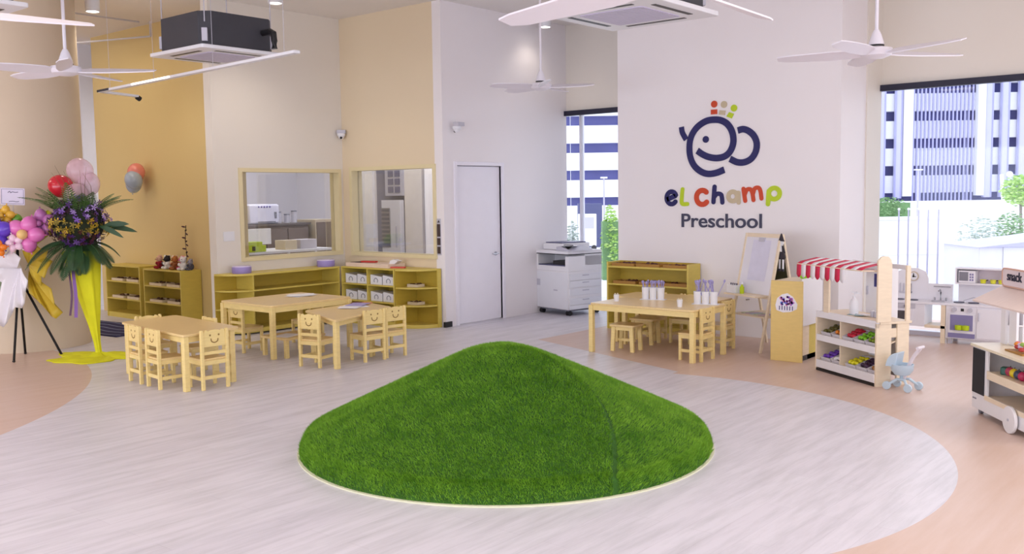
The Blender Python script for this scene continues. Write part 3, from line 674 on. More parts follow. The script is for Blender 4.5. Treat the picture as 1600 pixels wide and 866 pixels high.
for k in range(9):
    z = .18+.05*k; a = k*2.1; MB().sph((.03*math.cos(a), .02*math.sin(a), z), .018, (1.6, .5, .6), n=8, m=6, M=Euler((0, .5*math.cos(a), a)).to_matrix().to_4x4()).build('blossom', mat('dark_plum_petal', (74, 40, 58), .7), t)
# balloons on the corridor wall
def balloon_mesh(r, m, name, parent, loc, tilt=(0, 0)):
    mb = MB(); prof = []
    for j in range(13):
        t_ = PI*j/12; rr = r*math.sin(t_)*(1-.10*max(0, -math.cos(PI-t_)) ); z = -r*1.12*math.cos(t_)
        prof.append((max(rr, 1e-5), z))
    mb.lathe(prof, n=20); mb.lathe([(.004, -r*1.12-.012), (.009, -r*1.12-.018), (.003, -r*1.10)], n=8)
    o = mb.build(name, m, parent, ang=1.2); o.location = loc; o.rotation_euler = (tilt[0], tilt[1], 0); return o
def balloon_cluster(x, y, z, items, label, tape=True):
    t = thing('balloon_cluster', label, 'balloons', (x, y, z))
    for (dx, dy, dz, r, m) in items: balloon_mesh(r, m, 'balloon', t, (dx, dy, dz), (random.uniform(-.4, .4), random.uniform(-.5, .5)))
    return t
BP = lambda n, c: mat('balloon_'+n, c, .18, noise=.01, spec=.6)
balloon_cluster(-12.9, 7.11, 1.97, [(-.07, 0, .06, .11, BP('coral', (236, 142, 130))), (.05, -.05, .11, .12, BP('coral', (236, 142, 130))), (.0, -.07, -.06, .11, BP('grey_blue', (170, 184, 204))), (.10, -.12, .0, .12, BP('grey_blue', (170, 184, 204)))], 'coral and grey-blue balloons fixed high on the corridor wall')
# rug in the corridor
t = thing('corridor_rug', 'dark blue rug with wavy pale lines lying in the corridor', 'rug', (-12.35, 6.20, 0), .1)
RUG = mat('blue_rug_pile', (44, 44, 92), .9, noise=.25, scale=20, bump=.3)
B(-.95, .95, -.42, .42, 0, .012).build('rug_pile', RUG, t)
for k in range(5):
    P = [(-.9+.18*i, -.34+.17*k+.03*math.sin(i*1.3+k)) for i in range(11)]
    mb = MB(); Pm = smooth(P, 4)
    for i in range(len(Pm)-1): mb.add([(Pm[i][0], Pm[i][1]-.008, .0125), (Pm[i+1][0], Pm[i+1][1]-.008, .0125), (Pm[i+1][0], Pm[i+1][1]+.008, .0125), (Pm[i][0], Pm[i][1]+.008, .0125), (Pm[i][0], Pm[i][1]-.008, .0145), (Pm[i+1][0], Pm[i+1][1]-.008, .0145), (Pm[i+1][0], Pm[i+1][1]+.008, .0145), (Pm[i][0], Pm[i][1]+.008, .0145)], [(3, 2, 1, 0), (4, 5, 6, 7), (0, 1, 5, 4), (2, 3, 7, 6)])
    mb.build('rug_line', mat('pale_rug_line', (150, 160, 190), .9), t)

# ------------------------------------------------------------ yellow flower stand
fs_ = thing('flower_stand', 'tall flower arrangement on a lime yellow cloth-wrapped cone stand', 'flower arrangement', (-10.05, 5.0, 0), yaw)
CLOTH = mat('lime_yellow_cloth', (224, 222, 22), .75, noise=.06, scale=7, bump=.35)
n = 40; prof = [(.035, .0), (.032, .08), (.035, .18), (.055, .35), (.09, .55), (.13, .8), (.165, 1.0), (.19, 1.13), (.175, 1.16), (.0001, 1.15)]
vs = []; fs = []
for j, (rr, z) in enumerate(prof):
    for i in range(n):
        a = 2*PI*i/n; q = rr*(1+.10*math.sin(7*a+j*.3)+.05*math.sin(13*a)); vs.append((q*math.cos(a)*.98-.115*z, q*math.sin(a)*.8, z))
for j in range(len(prof)-1):
    for i in range(n): fs.append((j*n+i, j*n+(i+1) % n, (j+1)*n+(i+1) % n, (j+1)*n+i))
MB().add(vs, fs).build('cone_wrap', CLOTH, fs_, ang=1.2)
vs = []; fs = []; rings = 9
for j in range(rings):
    for i in range(48):
        a = 2*PI*i/48; q = j/(rings-1)
        R_ = q*(.46+.10*math.sin(3*a+1)+.07*math.sin(5*a+2)+.03*math.sin(11*a))
        vs.append((R_*math.cos(a)*1.15, R_*math.sin(a)*.75, .012+.028*abs(math.sin(3*a+q*6))*math.sin(q*PI)+.06*math.exp(-(q*6)**2)))
for j in range(rings-1):
    for i in range(48): fs.append((j*48+i, (j+1)*48+i, (j+1)*48+(i+1) % 48, j*48+(i+1) % 48))
vs2 = [(a, b, 0.002) for a, b, c in vs[(rings-1)*48:]]
k0 = len(vs); vs += vs2
for i in range(48): fs.append(((rings-1)*48+i, k0+i, k0+(i+1) % 48, (rings-1)*48+(i+1) % 48))
fs.append(tuple(range(k0+47, k0-1, -1)))
MB().add(vs, fs).build('floor_cloth', CLOTH, fs_, ang=1.2)
rg = random.Random(11)
def petals(nm, cols, n_, rad, cz, zs, kpar, size=.032):
    """loose blossom heads made of small petal discs"""
    mb = MB()
    for k in range(n_):
        th = rg.random()*2*PI; ph = rg.uniform(*zs); q = rg.uniform(.75, 1.05)
        c = Vector((rad*1.0*q*math.cos(th)*math.cos(ph), rad*.9*q*math.sin(th)*math.cos(ph), cz+rad*.92*q*math.sin(ph)))
        nrm = (c-Vector((0, 0, cz))).normalized(); qt = (nrm+Vector((rg.gauss(0, .3), rg.gauss(0, .3), rg.gauss(0, .3)))).to_track_quat('Z', 'Y')
        mb.cur = rg.randrange(len(cols))
        for p in range(5):
            a = 2*PI*p/5; s = size*rg.uniform(.7, 1.2)
            P = [(0, 0, 0), (.4*s*math.cos(a-.5), .4*s*math.sin(a-.5), .25*s), (s*math.cos(a-.25), s*math.sin(a-.25), .3*s), (s*1.1*math.cos(a), s*1.1*math.sin(a), .2*s), (s*math.cos(a+.25), s*math.sin(a+.25), .3*s), (.4*s*math.cos(a+.5), .4*s*math.sin(a+.5), .25*s)]
            mb.add([tuple(c+Vector((FX, 0, 0))+qt @ Vector(x)) for x in P], [(0, 1, 2, 3, 4, 5)])
    mb.cur = 0
    o = mb.build(nm, cols, kpar, ang=2); o['kind'] = 'stuff'; return o
PU = [mat('purple_petal', (74, 34, 110), .6, noise=.15), mat('violet_petal', (124, 84, 176), .6, noise=.15), mat('plum_petal', (62, 18, 48), .6, noise=.15), mat('pale_violet_petal', (178, 150, 214), .6, noise=.1)]
YG = [mat('mustard_petal', (190, 156, 30), .6, noise=.15), mat('olive_petal', (120, 106, 26), .6, noise=.15)]
MAR = [mat('maroon_petal', (78, 22, 36), .6, noise=.15), PU[0]]
CZ = 1.46; FX = -.15
MB().sph((FX, 0, CZ), .26, (1, .9, .95), n=20, m=12).build('foam_core', mat('dark_green_core', (30, 40, 20), .9), fs_)
MB().sph((FX+.02, 0, 1.22), .15, (1.1, .9, .9), n=16, m=10).build('foam_core', mat('dark_green_core', (30, 40, 20), .9), fs_)
petals('purple_blossoms', PU, 230, .31, CZ, (.05, 1.4), fs_)
petals('yellow_blossoms', YG, 120, .32, CZ, (-.45, .12), fs_)
petals('maroon_blossoms', MAR, 190, .30, CZ, (-1.4, -.3), fs_)
LEAF = mat('dark_palm_leaf', (40, 74, 36), .5, noise=.2, scale=10); LEAF2 = mat('mid_green_leaf', (66, 100, 42), .5, noise=.2, scale=10)
def frond(base, dirv, L_, droop, m, nleaf=16, ll=.11, parent=fs_, name='palm_frond'):
    mb = MB(); P = []; d_ = Vector(dirv).normalized(); p = Vector(base)
    for k in range(nleaf+1):
        P.append(p.copy()); p = p+d_*(L_/nleaf); d_ = (d_+Vector((0, 0, -droop/nleaf))).normalized()
    mb.tube(P, [.006*(1-k/len(P))+.0015 for k in range(len(P))], n=5)
    for k in range(2, nleaf):
        t_ = (P[k+1]-P[k-1]).normalized(); sd = t_.cross(Vector((0, 0, 1)))
        if sd.length < .1: sd = t_.cross(Vector((1, 0, 0)))
        sd.normalize(); l = ll*math.sin(PI*(k/nleaf)**.7*.9+.25)
        for s_ in (-1, 1):
            e = P[k]+(sd*s_*.8+t_*.7).normalized()*l+Vector((0, 0, -l*.25)); m_ = P[k]*.55+e*.45; w_ = t_*.0075
            mb.add([tuple(P[k]-w_*.5), tuple(m_+w_*1.3), tuple(e), tuple(m_-w_*1.3), tuple(P[k]+w_*.5)], [(0, 4, 1, 2, 3)])
    return mb.build(name, m, parent, ang=2)
for (az, el, L_, dr) in ((200, 10, .52, 1.6), (225, -10, .48, 1.4), (180, 0, .45, 1.2), (330, -5, .38, 1.6), (0, -10, .36, 1.4), (25, 5, .36, 1.4), (300, -30, .42, 1.2), (260, -45, .45, 1.0), (280, -25, .36, 1.6), (240, -30, .42, 1.1), (150, 10, .42, 1.2), (90, 0, .4, 1.2), (215, 5, .55, 1.5), (190, 15, .50, 1.7), (345, -20, .40, 1.3), (10, -35, .36, .9), (250, -60, .40, .6), (290, -55, .38, .6)):
    a, e = math.radians(az), math.radians(el); frond((FX+.1*math.cos(a), .1*math.sin(a), 1.25), (math.cos(a)*math.cos(e), math.sin(a)*math.cos(e), math.sin(e)), L_, dr, LEAF, 22, .15)
for (az, el, L_) in ((200, 48, .52), (170, 60, .50), (10, 45, .50), (240, 55, .46), (300, 55, .46), (230, 70, .36), (20, 55, .40), (350, 50, .44), (45, 60, .38), (320, 65, .36), (180, 52, .40), (100, 75, .45), (270, 78, .4)):
    a, e = math.radians(az), math.radians(el); frond((FX+.12*math.cos(a), .12*math.sin(a), 1.52), (math.cos(a)*math.cos(e), math.sin(a)*math.cos(e), math.sin(e)), L_, 1.0, LEAF2, 16, .14)
for (az, el, L_) in ((0, 15, .30), (15, -2, .34), (345, -12, .30)):
    a, e = math.radians(az), math.radians(el)
    mb = MB(); b0 = Vector((FX+.25*math.cos(a), .2*math.sin(a), 1.42)); dv = Vector((math.cos(a)*math.cos(e), math.sin(a)*math.cos(e), math.sin(e))); up = Vector((0, 0, 1))
    q = [b0+dv*L_*t_-up*.06*t_*t_ for t_ in (0, .3, .6, .85, 1)]; ww = (.008, .03, .03, .018, .001)
    mb.add([tuple(p+up*w_) for p, w_ in zip(q, ww)]+[tuple(p-up*w_) for p, w_ in zip(q, ww)], [(i, i+1, i+6, i+5) for i in range(4)]); mb.build('broad_leaf', LEAF, fs_)
for k in range(6):
    a = rg.uniform(-.35, .35); x = FX+rg.uniform(-.12, .22); MB().tube([(x, 0, 1.6), (x+a*.15, rg.uniform(-.05, .05), 1.85), (x+a*.45, 0, 2.02+rg.uniform(-.05, .08))], [.003, .0025, .001], n=5).build('twig', mat('brown_twig', (110, 80, 50), .7), fs_)
for k, (x, y, l) in enumerate(((-.20, -.16, .70), (-.155, -.17, .72))):
    P = [(x, y, 1.18), (x+.0, y-.01, .95), (x+.01, y, .7), (x-.02*(1-k), y, 1.18-l)]; mb = MB(); w_ = .018-.006*(1-k)
    q = smooth(P, 6); mb.add([(p[0]-w_, p[1], p[2]) for p in q]+[(p[0]+w_, p[1]+.002, p[2]) for p in q], [(i, i+1, len(q)+i+1, len(q)+i) for i in range(len(q)-1)])
    mb.build('ribbon', mat('purple_ribbon', (128, 84, 160), .5) if k else mat('plum_ribbon', (92, 56, 84), .5), fs_)

# ------------------------------------------------------------ balloon bouquet on black tripod
tp = thing('balloon_bouquet', 'bouquet of balloon flowers with white and gold wrap on a black tripod', 'balloon bouquet', (-10.75, 4.50, 0), yaw)
for (x, y) in ((-.10, .24), (.05, -.30), (.36, .12)):
    x0, y0 = x, y; MB().tube([(x*1.0, y, .01), (x*.05, y*.05, .85)], .013, n=10).build('tripod_leg', BLACKM, tp)
for (x, y) in ((-.10, .24), (.05, -.30), (.36, .12)): MB().sph((x, y, .012), .017, (1, 1, .7), n=10, m=6).build('foot', BLACK, tp)
MB().cyl((0, 0, .80), (0, 0, 1.2), .016).build('post', BLACKM, tp)
WRAPW = mat('white_wrap_paper', (240, 236, 242), .6, noise=.02, bump=.1); WRAPG = mat('gold_wrap_paper', (206, 176, 50), .45, noise=.08, bump=.2); WRAPS = mat('sage_leaf_wrap', (160, 176, 150), .6, noise=.1)
# local axes: x = to the right in plan (+X), y = away
def wrap(name, cx, cz, pts, m, yd=-.12, folds=6, amp=.03):
    """fan of paper: from gather point out to rim points"""
    pts = [(.62*a_+.09, b_) for a_, b_ in pts]; cx = .62*cx+.09
    mb = MB(); n_ = len(pts); K = 7; vs = []
    for i, (px, pz) in enumerate(pts):
        for k in range(K+1):
            q = k/K; y = yd*(.3+.7*math.sin(q*PI*.5))+amp*math.sin(i*PI)*q + amp*q*(1 if i % 2 else -1)
            vs.append((cx+(px-cx)*q, y, cz+(pz-cz)*q))
    fs2 = [(i*(K+1)+k, i*(K+1)+k+1, (i+1)*(K+1)+k+1, (i+1)*(K+1)+k) for i in range(n_-1) for k in range(K)]
    mb.add(vs, fs2); o = mb.build(name, m, tp, ang=.5)
    sd = o.modifiers.new('thickness', 'SOLIDIFY'); sd.thickness = .003; return o
wrap('white_wrap', -.05, 1.02, [(-.50, .97), (-.36, 1.08), (-.38, .9), (-.30, .84), (-.42, .42), (-.32, .36), (-.22, .40), (-.16, .50), (-.05, .58), (.02, .56), (.12, .62), (.10, .74), (.20, .86)], WRAPW, -.20)
wrap('white_wrap', -.02, .98, [(-.48, 1.02), (-.42, 1.16), (-.30, 1.22), (-.16, 1.14), (-.04, 1.20), (.08, 1.10), (.06, 1.0)], WRAPW, -.24)
wrap('gold_wrap', .08, 1.02, [(.10, 1.22), (.20, 1.16), (.30, 1.26), (.40, 1.18), (.56, 1.20), (.46, 1.10), (.62, 1.06), (.48, .98), (.46, .88), (.36, .90), (.40, .80), (.24, .84)], WRAPG, -.17)
wrap('gold_wrap', .06, .95, [(.36, .84), (.48, .76), (.58, .58), (.66, .50), (.58, .44), (.46, .46), (.36, .58), (.22, .64), (.14, .72)], WRAPG, -.12)
wrap('sage_wrap', -.2, .95, [(-.62, 1.14), (-.70, 1.02), (-.62, .92), (-.74, .82), (-.66, .70), (-.72, .58), (-.56, .52)], WRAPS, -.08)
wrap('gold_wrap', .0, 1.15, [(.10, 1.50), (.18, 1.60), (.26, 1.56), (.36, 1.60), (.50, 1.54), (.62, 1.60), (.70, 1.5), (.52, 1.4)], mat('lime_wrap_paper', (206, 206, 40), .5, noise=.06), .06)
def bflower(cx, cz, R_, r, m, mc, y=-.22, n_=5, ph=0, rc=None):
    t_ = bpy.data.objects.new('balloon_flower', None); COL.objects.link(t_); t_.parent = tp; t_.location = (cx, y, cz)
    for k in range(n_):
        a = 2*PI*k/n_+ph; o = balloon_mesh(r, m, 'balloon_petal', t_, (R_*math.cos(a), 0, R_*math.sin(a)), (0, PI/2-a+PI)); 
    balloon_mesh(rc or r*.5, mc, 'balloon_centre', t_, (0, -.07, 0), (PI/2, 0)); return t_
PUR = BP('violet', (104, 70, 206)); PNK = BP('pink', (226, 120, 190)); PNK2 = BP('mauve', (196, 120, 186)); ORG = BP('orange', (240, 130, 30)); PEA = BP('peach', (244, 200, 130)); LPK = BP('pale_pink', (240, 206, 226))
bflower(-.13, 1.37, .118, .090, PUR, BP('gold', (230, 180, 60)), -.24, 5, .3)
bflower(.20, 1.35, .110, .082, PNK, PEA, -.20, 5, 1.2, .055)
bflower(-.02, 1.21, .050, .036, ORG, BP('deep_orange', (230, 100, 20)), -.34, 5, .2)
bflower(.12, 1.26, .055, .038, LPK, LPK, -.28, 5, .6)
bflower(-.05, 1.55, .060, .045, BP('gold', (230, 180, 60)), BP('gold', (230, 180, 60)), -.12, 5, .1)
bflower(.32, 1.46, .085, .065, PNK2, PNK2, -.08, 5, .4)
for (x, y, z, r, c) in ((-.18, -.06, 1.57, .06, 'sky'), (.03, -.04, 1.50, .06, 'green'), (.03, -.08, 1.40, .055, 'green')):
    balloon_mesh(r, BP('sky', (150, 196, 226)) if c == 'sky' else BP('leaf', (120, 190, 70)), 'balloon', tp, (x, y, z))
t = bpy.data.objects.new('card_holder', None); COL.objects.link(t); t.parent = tp; t.location = (-.02, 0, 1.66); t.rotation_euler = (0, .05, 0)
B(-.13, .13, -.004, .004, .0, .18).build('greeting_card', mat('pale_lilac_card', (214, 206, 226), .5, noise=.03), t); MB().tube([(0, 0.01, -.5), (0, .01, .02)], .004, n=6).build('card_stick', LGREY, t)
mb = MB(); ribbon(mb, smooth([(-.05, .13), (-.03, .145), (-.02, .13), (0, .14), (.03, .135), (.06, .14)], 4), .007, -.0055, -.004); ribbon(mb, smooth([(-.04, .035), (.0, .04), (.04, .036), (.07, .04)], 4), .006, -.0055, -.004)
rect_frame(mb, 'y', -.115, .115, .015, .165, .003, -.0055, -.004); mb.build('card_writing', mat('grey_ink', (96, 90, 116), .6), t)
tp2 = thing('round_balloons', 'red balloon with two clear pink balloons beside the round column', 'balloons', (-10.45, 4.95, 1.60), yaw)
CLR = bpy.data.materials.new('clear_pink_balloon'); CLR.use_nodes = True
nt = CLR.node_tree; bb = nt.nodes['Principled BSDF']; bb.inputs['Base Color'].default_value = S(244, 206, 222); bb.inputs['Roughness'].default_value = .1; bb.inputs['Alpha'].default_value = .45
nzz = nt.nodes.new('ShaderNodeTexNoise'); nzz.inputs['Scale'].default_value = 3; rr_ = nt.nodes.new('ShaderNodeMapRange'); rr_.inputs[3].default_value = .35; rr_.inputs[4].default_value = .6; nt.links.new(nzz.outputs[0], rr_.inputs[0]); nt.links.new(rr_.outputs[0], bb.inputs['Alpha'])
balloon_mesh(.125, BP('red', (206, 28, 48)), 'balloon', tp2, (-.05, -.06, .25), (0, -1.1)); balloon_mesh(.14, CLR, 'balloon', tp2, (.11, .06, .41), (0, -.5)); balloon_mesh(.125, CLR, 'balloon', tp2, (.12, -.10, .15), (0, .5))
balloon_mesh(.12, CLR, 'balloon', tp2, (.20, .05, .28), (0, -.3))
MB().sph((.13, -.20, .14), .05, (1, .5, 1)).build('inner_balloon', PEA, tp2)
mb = MB()
for p in ((-.0, -.05, .15), (.2, .05, .2), (.22, 0, .0)): mb.tube([p, (.1, 0, -.1), (.02, 0, -.35), (-.2, -.1, -.45)], .0018, n=5)
mb.build('string', WHITEP, tp2)

# ------------------------------------------------------------ copier
cp = thing('photocopier', 'large white office photocopier standing against the wall by the window', 'photocopier', (-8.19, 11.0, 0), -.20)
MBd = B(-.34, .34, -.32, .32, .085, .62).build('lower_body', WHITE, cp, bev=.008)
mb = MB().prism([(-.34, .62), (.34, .62), (.34, .83), (.28, .83), (.28, .69), (-.30, .69), (-.30, .86), (-.34, .86)], -.32, .32, 'y'); mb.build('upper_body', WHITE, cp, bev=.004)
B(-.34, .34, .0, .32, .69, .86).build('rear_body', WHITE, cp, bev=.004)
B(-.29, .27, -.318, -.005, .692, .705).build('output_tray', mat('blue_grey_plastic', (88, 88, 124), .4), cp); B(-.02, .28, -.28, -.01, .705, .76).build('inner_recess', BLACK, cp)
B(-.345, .345, -.33, .32, .86, .905).build('scanner_bed', WHITE, cp, bev=.006)
B(-.35, .345, -.33, .32, .85, .858).build('seam_line', BLACK, cp)
B(-.28, .14, -.24, .28, .907, 1.0).build('document_feeder', WHITE, cp, bev=.012); B(-.24, .12, -.22, .22, 1.002, 1.014).build('feeder_tray', mat('blue_grey_plastic', (88, 88, 124), .4), cp)
MB().prism([(.12, .905), (.40, .905), (.36, .93), (.2, .97), (.12, .96)], -.34, .1, 'y').build('control_panel', LGREY, cp, bev=.004)
MB().cbox((.26, -.28, .955), (.18, .12, .012), 0, .5).build('touch_screen', BLACK, cp)
for k, z in enumerate((.20, .33, .44, .54)):
    f = B(.338, .352, -.30, .30, z-.045, z+.045).build('paper_drawer', WHITEP, cp, bev=.003); B(.352, .356, -.06, .06, z+.012, z+.026).build('drawer_handle', LGREY, f)
B(.338, .353, -.30, .30, .09, .145).build('base_cover', WHITEP, cp, bev=.003)
B(-.32, .335, -.325, -.320, .10, .60).build('side_panel', WHITEP, cp, bev=.002); B(.04, .12, -.330, -.325, .34, .36).build('side_grip', LGREY, cp)
B(-.33, -.25, -.327, -.320, .40, .49).build('vent', LGREY, cp)
for k, (x, y) in enumerate(((-.28, -.26), (.28, -.26), (-.28, .26), (.28, .26))): MB().cyl((x-.03, y, .035), (x+.03, y, .035), .035, n=16).cyl((x, y, .05), (x, y, .09), .02, n=10).build('caster', BLACK, cp)
B(-.3, .3, -.28, .28, .06, .086).build('base_frame', GREY, cp)
papers('paper_sheet', 'white printout lying on the photocopier beside its feeder', -7.98, 10.8, .975, 1)

# ------------------------------------------------------------ easel
ez = thing('easel', 'double sided easel with whiteboard in front of the logo wall', 'easel', (-4.57, 9.66, 0), -.44)
def lean(mb_, x0, x1, z0, z1, t0, t1, s_):  # plane from y=-.27 at floor to y=-.01 at apex 1.24 (front) ; s_=+1 back
    def yy(z): return (-.27+.26*z/1.24)*s_
    vs = [(x0, yy(z0)-t0*s_, z0), (x1, yy(z0)-t0*s_, z0), (x1, yy(z0)-t1*s_, z0), (x0, yy(z0)-t1*s_, z0), (x0, yy(z1)-t0*s_, z1), (x1, yy(z1)-t0*s_, z1), (x1, yy(z1)-t1*s_, z1), (x0, yy(z1)-t1*s_, z1)]
    return mb_.add(vs, [(3, 2, 1, 0), (4, 5, 6, 7), (0, 1, 5, 4), (1, 2, 6, 5), (2, 3, 7, 6), (3, 0, 4, 7)])
for s_ in (1, -1):
    for x in (-.29, .26): lean(MB(), x, x+.03, 0, 1.24, -.012, .012, s_).build('leg', PALEW, ez, bev=.002)
    lean(MB(), -.26, .26, 1.20, 1.24, -.01, .01, s_).build('top_rail', PALEW, ez)
    lean(MB(), -.26, .26, .56, .60, -.01, .01, s_).build('bottom_rail', PALEW, ez)
    lean(MB(), -.26, .26, .60, 1.20, -.004, .006, s_).build('whiteboard' if s_ == 1 else 'chalkboard', mat('whiteboard', (236, 234, 244), .2, noise=.01) if s_ == 1 else mat('chalkboard_green', (64, 66, 40), .7, noise=.1), ez)
B(-.27, .27, -.33, -.18, .585, .60).build('pen_ledge', PALEW, ez)
B(-.27, .27, -.22, .22, .36, .372).build('paint_shelf', PALEW, ez)
MB().cyl((-.275, -.02, .50), (-.275, .02, .50), .008).build('hinge', CHROME, ez)
lean(MB(), -.04, .05, 1.155, 1.195, .006, .02, 1).build('paper_clip', LGREY, ez)
lean(MB(), -.14, .15, .74, 1.17, .0065, .0075, 1).build('paper_sheet', mat('faint_blue_paper', (222, 220, 240), .6), ez)
_r = random.Random(5)
for k in range(5): B(-.2+.07*k, -.15+.07*k, -.15, .0, .373, .380).build('paint_patch', mat('pastel_%d' % (k % 3), ((206, 214, 190), (214, 190, 206), (196, 206, 226))[k % 3], .6), ez)
M_ez = Matrix.Translation((-4.57, 9.66, 0)) @ Matrix.Rotation(-.44, 4, 'Z')
p = M_ez @ Vector((-.19, -.255, .60)); t = thing('marker_box', 'small white box of markers on the easel ledge', 'box', p, -.44)
B(-.075, .075, -.04, .04, 0, .085).build('box_body', WHITEP, t, bev=.003)
for k in range(4): MB().cyl((-.05+.033*k, 0, .08), (-.05+.033*k, 0, .105), .007, n=10).build('marker', mat('dark_marker', (60, 60, 84), .4), t)
p = M_ez @ Vector((-.06, -.25, .60)); t = thing('glue_bottle', 'little bottle with yellow label on the easel ledge', 'bottle', p, -.44)
MB().lathe([(.022, 0), (.024, .01), (.024, .07), (.012, .085), (.01, .10)], n=16).build('bottle_body', LIMEP, t); MB().lathe([(.012, .10), (.012, .12), (.006, .13)], n=14).build('cap', WHITEP, t)
# paper doll hanging at the easel
p = M_ez @ Vector((.30, .0, 1.02)); t = thing('paper_figure', 'black and white paper figure in a pointed hat hung on the easel side', 'decoration', p, -.44)
DK = mat('dark_print_ink', (52, 48, 60), .6, noise=.3, scale=60); 
MB().cyl((0, -.03, .13), (0, -.02, .13), .030, n=18).build('head', WHITEP, t); MB().prism([(-.045, .15), (.045, .15), (.03, .165), (0, .23), (-.03, .165)], -.035, -.018, 'y').build('hat', DK, t)
MB().prism([(-.02, .10), (.02, .10), (.06, -.02), (.05, -.04), (-.06, -.04), (-.06, -.01)], -.033, -.02, 'y').build('dress', DK, t)
MB().prism([(-.015, .10), (.015, .10), (.02, .04), (-.02, .04)], -.036, -.034, 'y').build('bib', WHITEP, t)
for x in (-.035, .02): MB().prism([(x, -.04), (x+.02, -.04), (x+.018, -.14), (x+.002, -.14)], -.032, -.022, 'y').build('sock', WHITEP, t)
for x in (-.042, .013): MB().prism([(x, -.14), (x+.03, -.14), (x+.03, -.165), (x-.006, -.165)], -.034, -.02, 'y').build('shoe', DK, t)
for s_ in (-1, 1): MB().prism([(s_*.02, .10), (s_*.03, .10), (s_*.065, .03), (s_*.052, .025)], -.032, -.024, 'y').build('arm', DK, t)

# ------------------------------------------------------------ play counter with butterfly sticker
pc = thing('play_counter', 'honey and white play counter with a purple sticker on its end', 'play counter', (-4.02, 9.0, 0))
B(-.165, .165, 0, .022, 0, .805).build('end_panel', mat('honey_panel', (228, 198, 122), .45, noise=.04, scale=3, stretch=(3, 3, 14)), pc, bev=.003)
B(.145, .165, .022, .50, .36, .83).build('side_board', WHITE, pc, bev=.003)
B(.128, .144, .022, .22, .06, .36).build('side_panel', PALEW, pc); B(.10, .12, .24, .50, 0, .36).build('rear_leg_panel', SHELFM, pc)
B(-.165, .145, .022, .50, .775, .80).build('top', PALEW, pc, bev=.002); B(-.165, -.145, .022, .5, 0, .775).build('side_board', PALEW, pc)
B(-.14, .12, .03, .48, .0, .05).build('plinth', BLACK, pc)
st = MB(); oc = [(-.115+.23*q, z) for q, z in ((0, .56), (.08, .63), (.3, .67), (.55, .685), (.8, .65), (1, .58), (.97, .53), (.7, .50), (.35, .49), (.05, .51))]
st.prism(oc, -.004, 0, 'y'); s1 = st.build('sticker', mat('white_sticker', (236, 232, 240), .4), pc); 
_r = random.Random(8)
for k in range(34):
    a = _r.random()*6.28; q = _r.random()**.5; x = .085*q*math.cos(a); z = .605+.045*q*math.sin(a); c = _r.choice(((136, 96, 206), (188, 110, 206), (96, 120, 220), (214, 120, 180)))
    MB().cyl((x, -.006, z), (x, -.004, z), _r.uniform(.009, .016), n=8).build('sticker_dot', mat('sticker_%d' % c[0], c, .4), s1)
for k in range(6): B(-.075+.027*k, -.066+.027*k, -.006, -.004, .515, .555).build('sticker_mark', mat('sticker_dark', (70, 60, 120), .4), s1)
t = thing('plush_frog', 'green and brown soft toy lying on the white play counter', 'soft toy', (-3.93, 9.28, .80), .6)
MB().sph((0, 0, .03), .04, (1.8, 1, .7)).build('body', mat('lime_plush', (150, 210, 50), .9, bump=.3, scale=40), t); MB().sph((.05, 0, .075), .035).build('head', mat('cocoa_plush', (110, 60, 48), .9, bump=.3, scale=40), t)
MB().sph((-.03, 0, .08), .028).build('muzzle', WHITEP, t); MB().sph((-.045, -.02, .10), .014).sph((-.015, -.02, .105), .014).build('ear', BLACK, t)

# ------------------------------------------------------------ market stand
ms = thing('market_stand', 'wooden play market stand with red and white striped awning', 'play stand', (-3.62, 8.76, 0), -.5895)
W, D = .90, .33
B(0, .022, 0, D, .0, .50).build('side_panel', PALEW, ms, bev=.002); B(W-.022, W, 0, .15, .0, .55).build('side_panel', PALEW, ms, bev=.002); B(W-.022, W, .21, D, .0, .55).build('side_panel', PALEW, ms, bev=.002); B(W-.022, W-.01, .15, .21, .42, .5).build('side_rail', PALEW, ms)
B(.0, W, 0, .03, .505, .565).build('front_rail', WHITE, ms, bev=.003); B(.02, W-.02, -.004, .02, .285, .345).build('front_rail', WHITE, ms, bev=.003); B(.02, W-.02, -.004, .02, .03, .105).build('front_rail', WHITE, ms, bev=.003)
B(.02, W-.02, -.004, .02, .0, .022).build('base_strip', BLACK, ms)
B(-.01, W+.01, .03, D+.02, .54, .56).build('countertop', PALEW, ms, bev=.002)
for z in (.315, .075): 
    MB().add([(.022, .02, z), (W-.022, .02, z), (W-.022, D, z+.10), (.022, D, z+.10), (.022, .02, z+.012), (W-.022, .02, z+.012), (W-.022, D, z+.112), (.022, D, z+.112)], [(3, 2, 1, 0), (4, 5, 6, 7), (0, 1, 5, 4), (1, 2, 6, 5), (2, 3, 7, 6), (3, 0, 4, 7)]).build('slanted_shelf', PALEW, ms)
B(.022, W-.022, D-.01, D, .05, .53).build('back_panel', WHITE, ms); B(W/2-.1, W/2-.085, .02, D-.01, .09, .53).build('divider', PALEW, ms)
MB().prism([(-.01, .56), (.13, .56), (.13, 1.06), (.12, 1.10), (.09, 1.125), (.05, 1.13), (.02, 1.12), (-.01, 1.09)], W, W+.022, 'x').build('post', PALEW, ms, bev=.003)
MB().prism([(.28, .56), (.32, .56), (.32, 1.04), (.28, 1.04)], W, W+.02, 'x').build('post', PALEW, ms)
B(.12, .20, 0, .022, .56, 1.0).build('post', PALEW, ms, bev=.003)
B(.12, W, D-.02, D, 1.0, 1.04).build('top_rail', WHITE, ms); B(.12, W-.05, 0, .02, .985, 1.02).build('top_rail', WHITE, ms)
